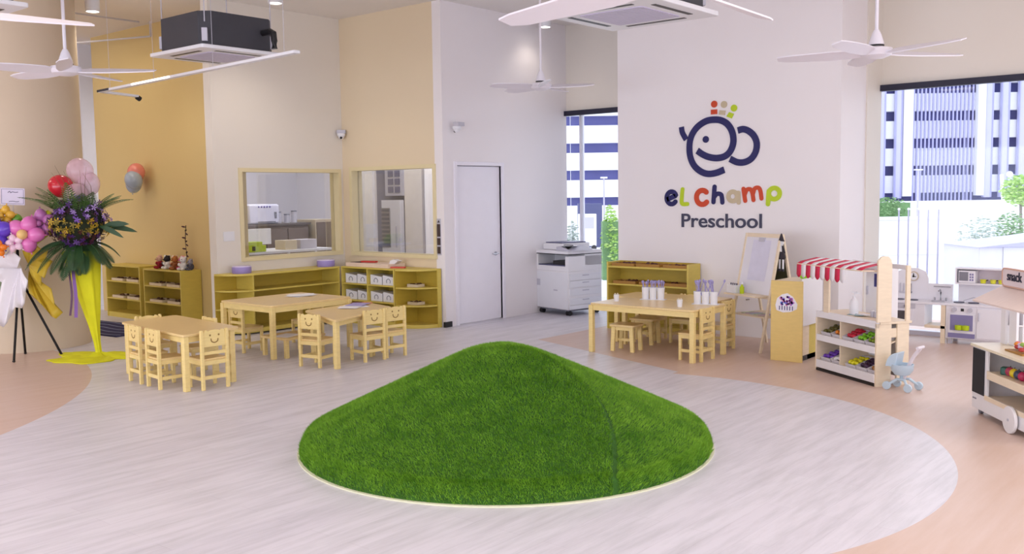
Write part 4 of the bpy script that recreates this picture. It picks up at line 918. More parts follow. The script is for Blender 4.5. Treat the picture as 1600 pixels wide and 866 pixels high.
# awning strips
RED = mat('crimson_fabric', (214, 34, 78), .6, noise=.03); WF = mat('white_fabric', (244, 238, 242), .6, noise=.02)
ns = 13; aw = (W+.05+.02)/ns
for k in range(ns):
    x0, x1 = -.06+aw*k, -.06+aw*(k+1); mb = MB()
    yf, yb = -.17, .04
    V = [(x0, yb, 1.065), (x1, yb, 1.065), (x1, yf+.04, 1.035), (x0, yf+.04, 1.035), (x0, yf, 1.015), (x1, yf, 1.015)]
    xm = (x0+x1)/2; low = .895
    V += [(x1, yf-.004, low+.02), (x1-aw*.2, yf-.004, low), (xm, yf-.004, low-.012), (x0+aw*.2, yf-.004, low), (x0, yf-.004, low+.02)]
    if k > 9:
        V = V[:6]; mb.add(V, [(0, 1, 2, 3), (3, 2, 5, 4)])
    else: mb.add(V, [(0, 1, 2, 3), (3, 2, 5, 4), (4, 5, 6, 7, 8, 9, 10)])
    o = mb.build('awning_stripe', RED if k % 2 == 0 else WF, ms, ang=.4); sd = o.modifiers.new('thickness', 'SOLIDIFY'); sd.thickness = .003
MB().tube([(-.06, -.165, 1.01), (W+.01, -.165, 1.01)], .007, n=8).build('awning_rod', PALEW, ms)
for x in (.13, W-.02): MB().tube([(x, .01, 1.0), (x, -.165, 1.01)], .007, n=8).build('awning_bracket', PALEW, ms)
M_ms = Matrix.Translation((-3.62, 8.76, 0)) @ Matrix.Rotation(-.5895, 4, 'Z')
FOOD = [('brown vegetables', (96, 92, 40), .0, 1), ('orange carrots', (236, 136, 44), .17, 1), ('red tomatoes', (200, 30, 60), .33, 1), ('light green apples', (130, 200, 40), .50, 1), ('olive green peppers', (128, 150, 34), .66, 1),
        ('purple grapes', (110, 60, 180), .0, 0), ('white eggs', (238, 232, 240), .17, 0), ('yellow bananas', (226, 218, 30), .38, 0), ('dark aubergines', (62, 34, 66), .54, 0), ('brown bread', (176, 120, 60), .70, 0)]
for nm, c, u_, row in FOOD:
    p = M_ms @ Vector((.115+u_, .135, (.366 if row else .126))); t = thing('produce_tray', f'clear tray of toy {nm} on the {"upper" if row else "lower"} market shelf', 'tray', p, -.5895, 'produce trays in the market stand')
    t.rotation_euler = (math.atan(.10/.31), 0, -.5895); t.rotation_mode = 'XYZ'
    mb = MB(); rect_frame(mb, 'y', 0, 0, 0, 0, 0, 0, 0); mb = MB(); w_, d_, h = .145, .20, .035
    mb.box(-w_/2, w_/2, -d_/2, d_/2, 0, .004).box(-w_/2, w_/2, -d_/2, -d_/2+.005, .004, h).box(-w_/2, w_/2, d_/2-.005, d_/2, .004, h).box(-w_/2, -w_/2+.005, -d_/2+.005, d_/2-.005, .004, h).box(w_/2-.005, w_/2, -d_/2+.005, d_/2-.005, .004, h)
    mb.build('tray_body', mat('frosted_tray', (222, 216, 222), .3), t)
    fm = mat('toy_'+nm.replace(' ', '_'), c, .35, noise=.1, scale=20)
    for k in range(9):
        MB().sph((-.042+.042*(k % 3)+random.uniform(-.008, .008), -.055+.055*(k//3)+random.uniform(-.008, .008), .026+random.uniform(0, .012)), .021, (random.uniform(.9, 1.3), random.uniform(.8, 1.5), .9), n=10, m=7).build('toy_food', fm, t)
# objects on the market counter
def onms(u_, n_, z): return M_ms @ Vector((u_, n_, z))
t = thing('play_fridge', 'white toy cabinet with blue picture on its door inside the market stand', 'toy cabinet', onms(.20, .42, .0), -.5)
B(-.02, .24, .0, .14, 0, 1.0).build('cabinet_body', WHITE, t, bev=.004); B(-.01, .23, -.012, -.001, .30, .98).build('door', WHITEP, t, bev=.003)
B(.10, .17, -.015, -.012, .80, .92).build('picture', mat('blue_picture', (60, 60, 130), .4, noise=.4, scale=30), t); B(.01, .022, -.03, -.012, .72, .80).build('handle', LGREY, t)
t = thing('sanitizer_bottle', 'white pump bottle standing on the market counter', 'bottle', onms(.36, .16, .56), 0)
MB().lathe([(.035, 0), (.04, .01), (.04, .10), (.03, .135), (.014, .15), (.014, .165)], n=20).build('bottle_body', WHITEP, t); MB().cyl((0, 0, .165), (0, 0, .20), .006).cyl((0, 0, .195), (.05, .02, .195), .006).box(-.016, .03, -.012, .014, .198, .210).build('pump', WHITEP, t)
BLU = mat('blue_print_paper', (150, 180, 226), .5, noise=.45, scale=30)
for k in range(4):
    p = onms(.40+.035*k, .14+.03*(k % 2), .561+.004*k); tag(B(-.06, .06, -.04, .04, 0, .003).build('play_note', BLU if k % 2 == 0 else PAPER, loc=p, rz=k*.9), ('blue patterned note lying lowest', 'white note lying second', 'blue patterned note lying third', 'white note lying topmost')[k]+' on the market counter', 'paper', 'play notes on the market counter')
for k in range(3):
    p = onms(.58+.05*k, .20, .56); t = thing('glass_jar', ('left', 'middle', 'right')[k]+' one of three small jars on the market counter', 'jar', p, 0, 'jars on the market counter'); MB().lathe([(.020, 0), (.022, .005), (.022, .045), (.018, .052)], n=16).build('jar_body', LGREY, t); MB().lathe([(.019, .052), (.019, .062), (.0001, .063)], n=16).build('lid', WHITEP, t)
t = thing('wooden_bucket', 'small translucent bucket with a loop handle on the market counter', 'bucket', onms(.72, .22, .56)); MB().lathe([(.032, 0), (.042, .08), (.039, .08), (.03, .005)], n=20).build('bucket_body', mat('milky_plastic', (222, 220, 232), .3), t); MB().tube([(.042*math.cos(a), 0, .08+.05*math.sin(a)) for a in [PI*k/10 for k in range(11)]], .0025, n=6).build('handle', LGREY, t)
# ------------------------------------------------------------ toy stroller
sr = thing('toy_stroller', 'pale blue toy pushchair parked by the market stand', 'toy pushchair', (-2.66, 8.28, 0), -.1)
SB = mat('pale_blue_plastic', (196, 216, 232), .35, noise=.01)
for (x, y) in ((-.10, -.07), (.09, -.09), (-.08, .09), (.11, .08)):
    MB().cyl((x, y-.012, .035), (x, y+.012, .035), .035, n=20).build('wheel', SB, sr, bev=.003)
MB().tube([(-.10, -.07, .035), (-.03, -.03, .09), (.04, -.04, .09), (.09, -.09, .035)], .012).tube([(-.08, .09, .035), (-.02, .04, .09), (.05, .04, .09), (.11, .08, .035)], .012).tube([(0, -.035, .09), (.0, .04, .09)], .012).build('frame', SB, sr)
MB().lathe([(.001, .0), (.06, .01), (.09, .05), (.095, .10), (.088, .10), (.08, .055), (.05, .02), (.001, .015)], c=(0, 0, .12), n=24).build('seat_bowl', SB, sr)
MB().prism([(-.105, 0)]+[(.105*math.cos(a), .12*math.sin(a)) for a in [PI*k/12 for k in range(12, 5, -1)]]+[(-.02, 0)], -.07, .07, 'y', Matrix.Translation((-.01, 0, .20))).build('hood', SB, sr, bev=.006)
MB().tube([(.02, 0, .10), (.05, 0, .20), (.10, 0, .30), (.15, 0, .37)], .016).build('handle_stem', mat('pale_grey_pink', (232, 224, 232), .4), sr); MB().tube([(.15, -.06, .375), (.15, .06, .375)], .014).build('handle', mat('pale_grey_pink', (232, 224, 232), .4), sr)
MB().tube([(0, 0, .09), (0, 0, .14)], .02).build('stem', SB, sr)

# ------------------------------------------------------------ toy kitchens
KW = mat('kitchen_white', (238, 236, 244), .35, noise=.01); KP = mat('violet_grey', (136, 130, 176), .4, noise=.03)
k1 = thing('toy_kitchen', 'white toy kitchen with clock and dark oven, left by the window', 'toy kitchen', (-3.72, 11.05, 0))
B(0, .40, 0, .28, .17, .42).build('oven_cabinet', KW, k1, bev=.003); B(.0, .62, -.01, .29, .42, .445).build('worktop', KW, k1, bev=.003)
B(.40, .62, .0, .28, .16, .19).build('lower_shelf', PALEW, k1); 
for x in (.0, .57): 
    for y in (0, .25): B(x, x+.045, y, y+.03, 0, .42).build('leg', PALEW, k1)
MB().prism([(0, .445), (.36, .445), (.36, .68), (.33, .76), (.24, .80), (.12, .80), (.03, .76), (0, .68)], .25, .27, 'y').build('back_panel', KW, k1, bev=.003)
B(.36, .62, .25, .27, .445, .63).build('back_panel', KW, k1)
B(.05, .28, -.010, -.001, .21, .36).build('oven_door', KW, k1, bev=.002); B(.075, .235, -.014, -.010, .235, .335).build('oven_window', mat('dark_olive_glass', (84, 80, 86), .2, noise=.3, scale=20), k1); B(.0, .3, -.008, 0, .365, .415).build('knob_panel', LGREY, k1)
for x in (.06, .20): MB().cyl((x, -.03, .39), (x, -.008, .39), .018, n=16).build('knob', GREY, k1)
for x in (.09, .24): MB().lathe([(.05, 0), (.05, .008), (.03, .010), (.0001, .010)], c=(x, .12, .445), n=20).build('burner', mat('dark_burner', (70, 70, 90), .4), k1)
ck = MB().cyl((.20, .235, .705), (.20, .249, .705), .055, n=28).build('clock', mat('clock_rim', (206, 190, 170), .5), k1); MB().cyl((.20, .232, .705), (.20, .236, .705), .043, n=24).build('clock_face', WHITEP, ck)
MB().box(.195, .205, .229, .233, .70, .738).box(.20, .228, .229, .233, .698, .706).cyl((.2, .229, .705), (.2, .233, .705), .012, n=12).build('clock_hand', BLACK, ck)
for k, (x, m) in enumerate(((.05, LGREY), (.09, LGREY), (.13, LGREY), (.17, GREY))): MB().box(x-.006, x+.006, .243, .249, .52, .62).cyl((x, .24, .52), (x, .249, .52), .014, n=12).build('utensil', m, k1)
MB().lathe([(.07, 0), (.07, .004), (.055, .004), (.045, -.03), (.0001, -.03)], c=(.50, .13, .447), n=24).build('sink_bowl', LGREY, k1)
MB().tube([(.50, .23, .445), (.50, .23, .54), (.50, .20, .57), (.50, .15, .56)], .008).cyl((.44, .22, .445), (.44, .22, .48), .01).cyl((.56, .22, .445), (.56, .22, .48), .01).build('tap', CHROME, k1)
MB().tube([(.42, .24, .60), (.60, .24, .60)], .005).build('towel_rail', CHROME, k1)
k2 = thing('toy_kitchen', 'white toy kitchen with violet oven door and yellow pots, right by the window', 'toy kitchen', (-3.10, 11.06, 0))
B(.0, .62, 0, .28, .06, .42).build('cabinet_body', KW, k2, bev=.003); B(-.01, .63, -.01, .29, .42, .445).build('worktop', KW, k2, bev=.003)
for x in (.02, .56):
    for y in (.02, .23): B(x, x+.04, y, y+.03, 0, .06).build('foot', LGREY, k2)
B(.06, .62, .24, .27, .445, .64).build('back_panel', KW, k2)
sh = B(.06, .64, .10, .27, .65, .665).build('upper_shelf', KW, k2); B(.06, .64, .10, .27, .815, .83).build('upper_top', KW, k2); B(.06, .075, .10, .27, .665, .815).build('upper_side', KW, k2); B(.625, .64, .10, .27, .665, .815).build('upper_side', KW, k2); B(.075, .625, .25, .265, .665, .815).build('upper_back', mat('pale_rose_board', (226, 212, 222), .5), k2)
B(.09, .26, .11, .24, .667, .80).build('microwave', KW, k2, bev=.003); B(.10, .19, .105, .110, .69, .785).build('microwave_window', GREY, k2)
for j in range(3):
    for i in range(2): B(.205+.024*i, .220+.024*i, .105, .110, .69+.03*j, .71+.03*j).build('microwave_button', KP, k2)
B(.03, .30, -.012, -.001, .10, .34).build('oven_door', KW, k2, bev=.003); B(.05, .28, -.015, -.012, .155, .325).build('oven_window', KP, k2); B(.03, .30, -.014, -.001, .075, .125).build('drawer_front', KP, k2)
for x in (.09, .25): MB().cyl((x, -.03, .38), (x, -.001, .38), .024, n=20).build('knob', LGREY, k2)
B(.155, .185, -.006, -.001, .365, .395).build('display', BLACK, k2); B(.32, .60, -.012, -.001, .08, .40).build('cupboard_door', KW, k2, bev=.002); B(.335, .345, -.03, -.012, .27, .36).build('handle', LGREY, k2)
for x in (.10, .25): MB().lathe([(.055, 0), (.055, .010), (.035, .012), (.0001, .012)], c=(x, .12, .445), n=20).build('burner', mat('dark_burner', (70, 70, 90), .4), k2)
for x in (.14, .21): MB().lathe([(.034, 0), (.038, .01), (.038, .05), (.0001, .055)], c=(x, -.02, .163), n=18, M=None).build('oven_print_pot', LIMEP, k2)
MB().tube([(.15, .1, .47), (.25, .12, .51), (.28, .12, .50)], .005).build('ladle', LGREY, k2)
for k, (x, c, l) in enumerate(((.33, (222, 220, 60), 'yellow toy cup on the upper shelf of the right toy kitchen, left one'), (.43, (226, 222, 70), 'yellow toy pan on the upper shelf of the right toy kitchen'), (.51, (120, 110, 60), 'small dark toy pot on the upper shelf of the right toy kitchen'))):
    t = thing('toy_pot', l, 'toy pot', (-3.10+x, 11.06+.16, .667)); MB().lathe([(.025, 0), (.032, .04), (.029, .04), (.02, .005)], n=18).build('pot_body', mat('pot_%d' % c[2], c, .4), t); MB().tube([(.03, 0, .03), (.05, 0, .035)], .005).build('handle', BLACK, t)

# ------------------------------------------------------------ snack cart
sc = thing('snack_cart', 'white snack cart with chalkboard side, big wheels and sign', 'play cart', (-1.97, 7.75, 0), -.9135)
# local: +x along the long face, +y away from the camera
B(0, .95, 0, .02, .045, .17).build('front_board', WHITE, sc, bev=.003); B(0, .24, 0, .02, .17, .51).build('front_panel', WHITE, sc, bev=.003)
B(.012, .205, -.006, .0, .165, .50).build('chalkboard', mat('black_chalkboard', (18, 22, 34), .6, noise=.1), sc)
B(.02, .075, -.004, 0, .115, .125).build('small_print', GREY, sc)
B(0, .02, .02, .42, .045, .51).build('side_panel', WHITE, sc, bev=.003); B(.0, .95, .40, .42, .045, .51).build('back_panel', WHITE, sc); B(.93, .95, .02, .40, .045, .51).build('side_panel', WHITE, sc)
B(-.015, .97, -.015, .44, .51, .53).build('countertop', mat('pale_cart_top', (240, 228, 200), .35, noise=.04, scale=3, stretch=(16, 3, 3)), sc, bev=.003)
B(.24, .93, .0, .40, .335, .355).build('shelf_board', PALEW, sc); B(.24, .93, -.003, .015, .30, .36).build('shelf_edge', PALEW, sc, bev=.002); B(.21, .93, .0, .40, .15, .165).build('shelf_board', PALEW, sc); B(.21, .93, -.003, .0, .14, .175).build('shelf_edge', PALEW, sc)
for x in (.66,):
    for y in (-.035, .425): wh = MB().cyl((x, y, .095), (x, y+.022, .095), .095, n=36).build('wheel', WHITE, sc, bev=.004); MB().cyl((x, y-.003, .095), (x, y+.024, .095), .100, n=36).cyl((x, y-.006, .095), (x, y+.026, .095), .010, n=12).build('tyre', GREY, wh) if False else MB().cyl((x, y-.006, .095), (x, y+.028, .095), .010, n=12).build('hub_cap', LGREY, wh)
for y in (.05, .36): MB().cyl((.05, y-.012, .022), (.05, y+.012, .022), .022, n=16).build('caster', GREY, sc)
# side tower with niches
B(.00, .07, .20, .22, .53, .86).build('post', WHITE, sc); B(.0, .012, .22, .34, .53, .86).build('tower_side', WHITE, sc); B(.0, .07, .33, .34, .53, .86).build('tower_back', WHITE, sc); B(0, .07, .22, .33, .66, .67).build('tower_shelf', WHITE, sc); B(.0, .07, .22, .33, .77, .78).build('tower_shelf', WHITE, sc)
B(.085, .20, .22, .24, .53, .86).build('post', WHITE, sc, bev=.002); B(.80, .93, .22, .24, .53, .86).build('post', WHITE, sc)
MB().add([(-.08, .02, .84), (.98, .02, .84), (.93, .30, .99), (-.02, .30, .99), (-.08, .02, .852), (.98, .02, .852), (.93, .30, 1.002), (-.02, .30, 1.002)], [(3, 2, 1, 0), (4, 5, 6, 7), (0, 1, 5, 4), (1, 2, 6, 5), (2, 3, 7, 6), (3, 0, 4, 7)]).build('awning_board', mat('rosy_plywood', (232, 212, 204), .45, noise=.03, scale=3, stretch=(14, 3, 3)), sc)
sg = MB().prism(rrect(.60, .13, .03, cx=.28, cy=.0), .21, .228, 'y', Matrix.Translation((0, 0, 1.03))).build('sign_board', mat('pale_sign', (228, 212, 216), .4), sc)
mb = MB(); ribbon(mb, [(a, b+1.03) for a, b in rrect(.60, .13, .03, cx=.28)], .010, .206, .232, True); mb.build('sign_edge', mat('rosy_edge', (214, 170, 150), .5), sg)
fc = bpy.data.curves.new('snack', 'FONT'); fc.body = 'snack'; fc.size = .10; fc.extrude = .002; fc.offset = 0.0008
tob = bpy.data.objects.new('tmp', fc); COL.objects.link(tob); bpy.context.view_layer.update()
me = bpy.data.meshes.new_from_object(tob.evaluated_get(bpy.context.evaluated_depsgraph_get())); bpy.data.objects.remove(tob)
for v in me.vertices: v.co = Vector((.06+v.co.x, .206+v.co.z, 1.012+v.co.y))
me.materials.append(NAVYB); o = bpy.data.objects.new('sign_lettering', me); COL.objects.link(o); o.parent = sg
M_sc = Matrix.Translation((-1.97, 7.75, 0)) @ Matrix.Rotation(-.9135, 4, 'Z')
def onsc(x, y, z): return M_sc @ Vector((x, y, z))
for (z, c, l) in ((.78, (96, 92, 110), 'grey toy shaker in the upper niche of the snack cart'), (.67, (100, 30, 60), 'maroon toy jar in the lower niche of the snack cart')):
    t = thing('toy_shaker', l, 'toy jar', onsc(.04, .27, z)); MB().lathe([(.018, 0), (.018, .045), (.012, .055), (.014, .07), (.0001, .075)], n=14).build('jar_body', mat('jar_%d' % c[0], c, .4), t); MB().cyl((0, 0, .015), (0, 0, .035), .0186, n=14).build('jar_label', WHITEP, t)
t = thing('treat_tray', 'wooden tray heaped with colourful toy sweets on the snack cart top', 'tray', onsc(.48, .16, .53), -.9135)
B(-.13, .13, -.09, .09, 0, .012).build('tray_body', mat('brown_wood_tray', (168, 122, 52), .5), t, bev=.003)
_r = random.Random(4)
for k in range(16):
    c = _r.choice(((226, 90, 130), (236, 150, 60), (240, 214, 90), (220, 190, 226), (180, 60, 60), (150, 190, 90))); MB().sph((_r.uniform(-.11, .11), _r.uniform(-.07, .07), .028+_r.uniform(0, .03)), .020, (1.2, 1, .8), n=10, m=7).build('toy_sweet', mat('sweet_%d_%d' % (c[0], c[1]), c, .4), t)
for k, (c, l) in enumerate((((46, 96, 84), 'teal toy block on the snack cart shelf, first of the row'), ((176, 60, 90), 'crimson toy fruit on the snack cart shelf, second of the row'), ((230, 200, 40), 'yellow toy fruit on the snack cart shelf'), ((64, 72, 96), 'slate blue toy fruit on the snack cart shelf'), ((190, 40, 90), 'magenta toy fruit on the snack cart shelf'))):
    t = thing('toy_fruit', l, 'toy food', onsc(.36+.062*k, .08, .355), 0)
    if k == 0: B(-.032, .032, -.03, .03, 0, .055).build('block_body', mat('fruit_%d' % c[0], c, .4), t, bev=.008)
    else: MB().sph((0, 0, .033), .033, n=16).build('fruit_body', mat('fruit_%d' % c[0], c, .4), t); MB().cyl((0, 0, .06), (.004, 0, .075), .003, n=6).build('stalk', BLACK, t)
for k in range(4): MB().lathe([(.02, 0), (.026, .05), (.024, .05), (.018, .004)], n=14).build('cup', WHITEP, t) if False else None

# ------------------------------------------------------------ ceiling equipment
def cassette(cx, cy, z, s, label, pipe=True):
    t = thing('air_conditioner', label, 'air conditioner', (cx, cy, z)); h = .34; q = s*.44; c_ = .09
    oct_ = [(-q+c_, -q), (q-c_, -q), (q, -q+c_), (q, q-c_), (q-c_, q), (-q+c_, q), (-q, q-c_), (-q, -q+c_)]
    MB().prism(oct_, .02, h).build('housing', DGREY, t, bev=.004)
    MB().prism(rrect(s, s, .03), -.015, .02).build('fascia', WHITEP, t, bev=.006)
    MB().prism(rrect(s*.56, s*.56, .02), -.020, -.0152).build('intake_grille', mat('grille_lilac', (206, 196, 222), .6), t)
    mb = MB()
    for k in range(16): y = -s*.26+s*.52*k/15; mb.box(-s*.27, s*.27, y-.003, y+.003, -.022, -.0202)
    mb.build('grille_bars', LGREY, t)['kind'] = 'stuff'
    for k in range(4):
        a = k*PI/2; MB().box(-s*.27, s*.27, s*.355, s*.395, -.0175, -.0152, Matrix.Rotation(a, 4, 'Z')).build('air_slot', BLACK, t)
    for sx in (-1, 1):
        for sy in (-1, 1):
            MB().cyl((sx*q*.9, sy*q*.9, h-.1), (sx*q*.9, sy*q*.9, CEIL-z), .005, n=6).build('hanger_rod', LGREY, t)
            MB().cbox((sx*(q-c_*.5+.005), sy*(q-c_*.5+.005), .12), (.05, .05, .12), PI/4).build('bracket', LGREY, t)
    if pipe:
        MB().tube([(q, q*.6, .2), (q+.12, q*.6, .2), (q+.17, q*.6, .18), (q+.18, q*.6, .10), (q+.18, q*.6, .03)], .03, n=12).build('pipe', BLACK, t)
        MB().tube([(q-.02, q*.6, .2), (q+.04, q*.6, .2)], .02, n=10).build('pipe_joint', CHROME, t)
cassette(-8.39, 5.52, 3.1, .93, 'ceiling cassette air conditioner with black housing hanging at upper left')
cassette(-3.93, 6.05, 3.0, .95, 'ceiling cassette air conditioner with lilac grille at the top centre', False)
cassette(-8.15, 2.95, 3.2, .93, 'ceiling cassette air conditioner cut off at the top left corner', False)
t = thing('track_light', 'long thin suspended light track below the left air conditioner', 'track light', (-10.44, 5.36, 2.9), 0)
MB().box(0, 3.9, -.03, .03, -.012, .012, Matrix.Rotation(-.076, 4, 'Z')).build('track_rail', WHITEP, t)
MB().box(-.03, .03, 0, .58, -.012, .012, Matrix.Rotation(.36, 4, 'Z')).build('track_arm', WHITEP, t)
MB().box(.85, 1.7, -.034, -.0305, -.008, .01, Matrix.Rotation(-.076, 4, 'Z')).build('edge_gleam', mat('edge_gleam_glow', (255, 250, 240), .5, emit=(255, 244, 226), estr=2.2), t)  # bright edge reflection imitated by a glowing strip
MB().box(-.02, .28, -.034, .034, -.010, .014, Matrix.Rotation(-.076, 4, 'Z')).build('end_cap', DGREY, t); MB().cyl((-.20, .54, -.01), (-.21, .58, -.03), .03).build('spot_head', BLACK, t)
for x in (.25, 1.3, 2.5, 3.7): MB().cyl((x, -x*.076, .012), (x, -x*.076, CEIL-2.9), .002, n=6).build('hanger_wire', LGREY, t)
# fans
FANM = mat('fan_white', (238, 234, 244), .35, noise=.01)
def fan(loc, R_, ph, label, n_=5):
    t = thing('ceiling_fan', label, 'fan', loc, ph, 'white ceiling fans')
    MB().cyl((0, 0, .12), (0, 0, CEIL-loc[2]), .014, n=12).build('down_rod', FANM, t)
    MB().lathe([(.02, .19), (.035, .16), (.055, .10), (.06, .075), (.0001, .075)], n=24).build('canopy', FANM, t)
    MB().lathe([(.0001, .062), (.06, .062), (.06, .074), (.0001, .074)], n=24).build('motor_gap', BLACK, t)
    MB().lathe([(.05, .062), (.12, .045), (.13, .02), (.11, -.01), (.06, -.03), (.0001, -.035)], n=32).build('motor_housing', FANM, t)
    MB().lathe([(.06, CEIL-loc[2]), (.06, CEIL-loc[2]-.03), (.02, CEIL-loc[2]-.05)], n=20).build('ceiling_cup', FANM, t)
    for k in range(n_):
        a = 2*PI*k/n_; prof = [(.10, -.03, .03), (.18, -.05, .055), (.35, -.064, .064), (.55, -.060, .060), (.9*R_, -.055, .055), (R_, -.03, .04)]
        vs = []
        for x, y0, y1 in prof:
            tw = .20*(1-x/R_)+.26
            for y, zt in ((y0, 0), (y1, 0)):
                vs += [(x, y, .01+y*math.tan(tw)+.004), (x, y, .01+y*math.tan(tw)-.004)]
        fs2 = []
        for i in range(len(prof)-1):
            b0, b1 = 4*i, 4*i+4
            fs2 += [(b0, b0+2, b1+2, b1), (b0+1, b1+1, b1+3, b0+3), (b0, b1, b1+1, b0+1), (b0+2, b0+3, b1+3, b1+2)]
        fs2 += [(0, 1, 3, 2), (4*len(prof)-4, 4*len(prof)-2, 4*len(prof)-1, 4*len(prof)-3)]
        MB().add(vs, fs2, Matrix.Rotation(a, 4, 'Z')).build('blade', FANM, t)
def cang(deg): return yaw+math.radians(deg)     # angle measured from the picture's right
fan((-8.25, 3.94, 2.79), .74, cang(5), 'white ceiling fan at the far left, in front of the column wall')
fan((-6.96, 8.84, 2.92), .62, cang(-14), 'white ceiling fan in the middle distance above the lilac door wall')
fan((-2.75, 7.78, 2.76), .76, cang(12), 'white ceiling fan at the right above the window corner')
fan((-1.88, 3.13, 2.46), 1.0, cang(54), 'white ceiling fan at top centre, only one blade in view')
fan((-4.94, 1.73, 2.57), .72, cang(37), 'white ceiling fan at the top left, only a blade tip in view')
# downlights
def downlight(x, y, label, z0=None, power=7, top=CEIL):
    t = thing('downlight', label, 'light', (x, y, top)); r = .085
    MB().lathe([(r, 0), (r, -.17), (r-.012, -.17), (r-.012, -.15)], n=28).build('lamp_housing', WHITEP, t); MB().cyl((0, 0, -.152), (0, 0, -.146), r-.013, n=24).build('lamp_diffuser', GLOWM, t)
    l = bpy.data.lights.new('lamp', 'SPOT'); l.energy = power*6; l.color = (1, .88, .74); l.spot_size = 2.3; l.spot_blend = .8; l.shadow_soft_size = .07
    o = bpy.data.objects.new('lamp', l); COL.objects.link(o); o.parent = t; o.location = (0, 0, -.19)
downlight(-11.49, 5.85, 'cylindrical ceiling downlight above the corridor at the upper left')
downlight(-9.51, 7.06, 'cylindrical ceiling downlight above the left partition window')
downlight(-8.25, 10.58, 'cylindrical ceiling downlight over the lilac door wall, behind the middle fan', power=1.2)
for (x, y, l) in ((-5.2, 2.0, 'near the left'), (-1.0, 5.0, 'over the right foreground'), (-5.2, -1.5, 'behind the camera, left'), (-1.0, -2.5, 'behind the camera, right'), (-0.8, 9.6, 'near the right window')):
    downlight(x, y, 'cylindrical ceiling downlight outside the picture, '+l)
for k, (x, y) in enumerate(FILL_PANELS):
    t = thing('added_fill_panel', 'added ceiling fill panel outside the picture, '+('behind camera', 'rear centre', 'rear left', 'near right wall', 'right window end', 'far left')[k], 'light', (x, y, CEIL), 0, 'added fill panels out of view')
    mb = MB(); mb.box(-1.26, 1.26, -.56, -.50, -.06, 0).box(-1.26, 1.26, .50, .56, -.06, 0).box(-1.26, -1.2, -.5, .5, -.06, 0).box(1.2, 1.26, -.5, .5, -.06, 0); mb.build('fill_panel_frame', WHITEP, t)  # frame round an added fill light, out of view
# conduits
tag(MB().tube([(-12.3, 6.0, CEIL-.06), (-12.3, 6.9, CEIL-.06)], .012).tube([(-13.9, 6.4, CEIL-.25), (-12.2, 7.0, CEIL-.25)], .012).tube([(-12.2, 7.0, CEIL-.25), (-12.2, 7.0, CEIL-.05)], .012).build('conduit_pipe', LGREY), 'thin grey conduit pipes under the corridor ceiling', 'pipe')
# cameras
def cctv(loc, rz, label):
    t = thing('security_camera', label, 'camera', loc, rz, 'dome cameras'); B(-.06, .06, 0, .09, .02, .07).build('mount_box', LGREY, t, bev=.004)
    MB().lathe([(.055, .02), (.055, -.01), (.045, -.02)], c=(0, .05*0-.02+.03, 0), n=24).build('housing', WHITEP, t); MB().sph((0, .01, -.02), .04, n=20, m=12).build('dome', WHITEP, t); MB().sph((0, -.022, -.04), .018).build('lens', BLACK, t)
cctv((-10.43, 8.77, 2.55), PI/4, 'dome security camera in the inner corner above the two office windows'); cctv((XD+.09, 9.02, 2.55), PI/2+PI, 'dome security camera high on the wall above the lilac door')
tag(B(X1, X1+.008, 6.90, 7.06, 1.16, 1.28).build('light_switch', WHITEP, bev=.003), 'white double light switch on the wall left of the office window', 'light switch')
t = thing('control_panel', 'narrow dark wall control panel right of the square office window', 'control panel', (-8.665, Y2, .95))
for z0, z1 in ((.0, .09), (.11, .20), (.22, .38)): B(-.025, .025, -.012, 0, z0, z1).build('panel_screen', mat('brown_black_screen', (70, 56, 56), .3), t)
MB().prism([(-.02, .40), (.02, .40), (0, .43)], -.01, 0, 'y').build('panel_arrow', mat('brown_black_screen', (70, 56, 56), .3), t); B(-.035, .035, -.004, 0, -.02, .45).build('panel_plate', LGREY, t)

# ------------------------------------------------------------ inside the office
OG = mat('office_grey', (176, 170, 178), .6, noise=.03); OB = mat('office_taupe', (120, 106, 96), .6, noise=.06)
t = thing('office_counter', 'grey-brown counter inside the office behind the wide window', 'counter', (-12.6, 8.9, 0))
B(-.3, .3, -.5, .72, 0, 1.27).build('counter_body', OB, t); B(-.33, .33, -.53, .75, 1.27, 1.30).build('counter_top', mat('dark_counter_top', (108, 100, 96), .4), t)
for k in range(3): B(.3, .315, -.48+.40*k, -.12+.40*k, .08, 1.22).build('cabinet_door', OB, t, bev=.003)
t = thing('office_cupboard', 'pale open cupboard at the right behind the wide office window', 'cupboard', (-12.45, 9.98, 0)); B(-.25, .25, -.3, .12, 0, 1.34).build('cupboard_body', mat('pale_brown_wood', (196, 182, 160), .5), t); 
for k in range(2): B(.25, .262, -.28+.2*k, -.10+.2*k, .8, 1.30).build('cupboard_door', OB, t)
t = thing('water_dispenser', 'clear-fronted white dispenser box with blue dots on the office counter', 'dispenser', (-12.5, 8.80, 1.30)); B(-.2, .2, -.28, .28, 0, .30).build('dispenser_body', mat('pale_blue_white', (218, 218, 236), .35), t, bev=.03)
for k in range(5): MB().sph((.2, -.10+.05*k, .26), .014, n=10, m=6).build('button', mat('violet_button', (96, 86, 170), .4), t)
B(.2, .206, .18, .22, .08, .18).build('tap', GREY, t); B(.2, .204, -.12, .2, .02, .04).build('drip_slot', GREY, t)
for k, (y, h, l) in enumerate(((9.20, .16, 'first'), (9.36, .12, 'second'), (9.50, .17, 'third'))):
    t = thing('office_canister', f'pale canister on the office counter, {l} right of the dispenser', 'canister', (-12.5, y, 1.30)); MB().lathe([(.045, 0), (.045, h), (.0001, h)], n=18).build('canister_body', LGREY, t); MB().lathe([(.047, h), (.047, h+.02), (.0001, h+.02)], n=18).build('lid', GREY, t)
t = thing('office_desk', 'white desk just inside the wide office window', 'desk', (-11.25, 7.95, 0)); B(-.35, .35, -.55, 1.0, .94, .97).build('desk_top', WHITEP, t)
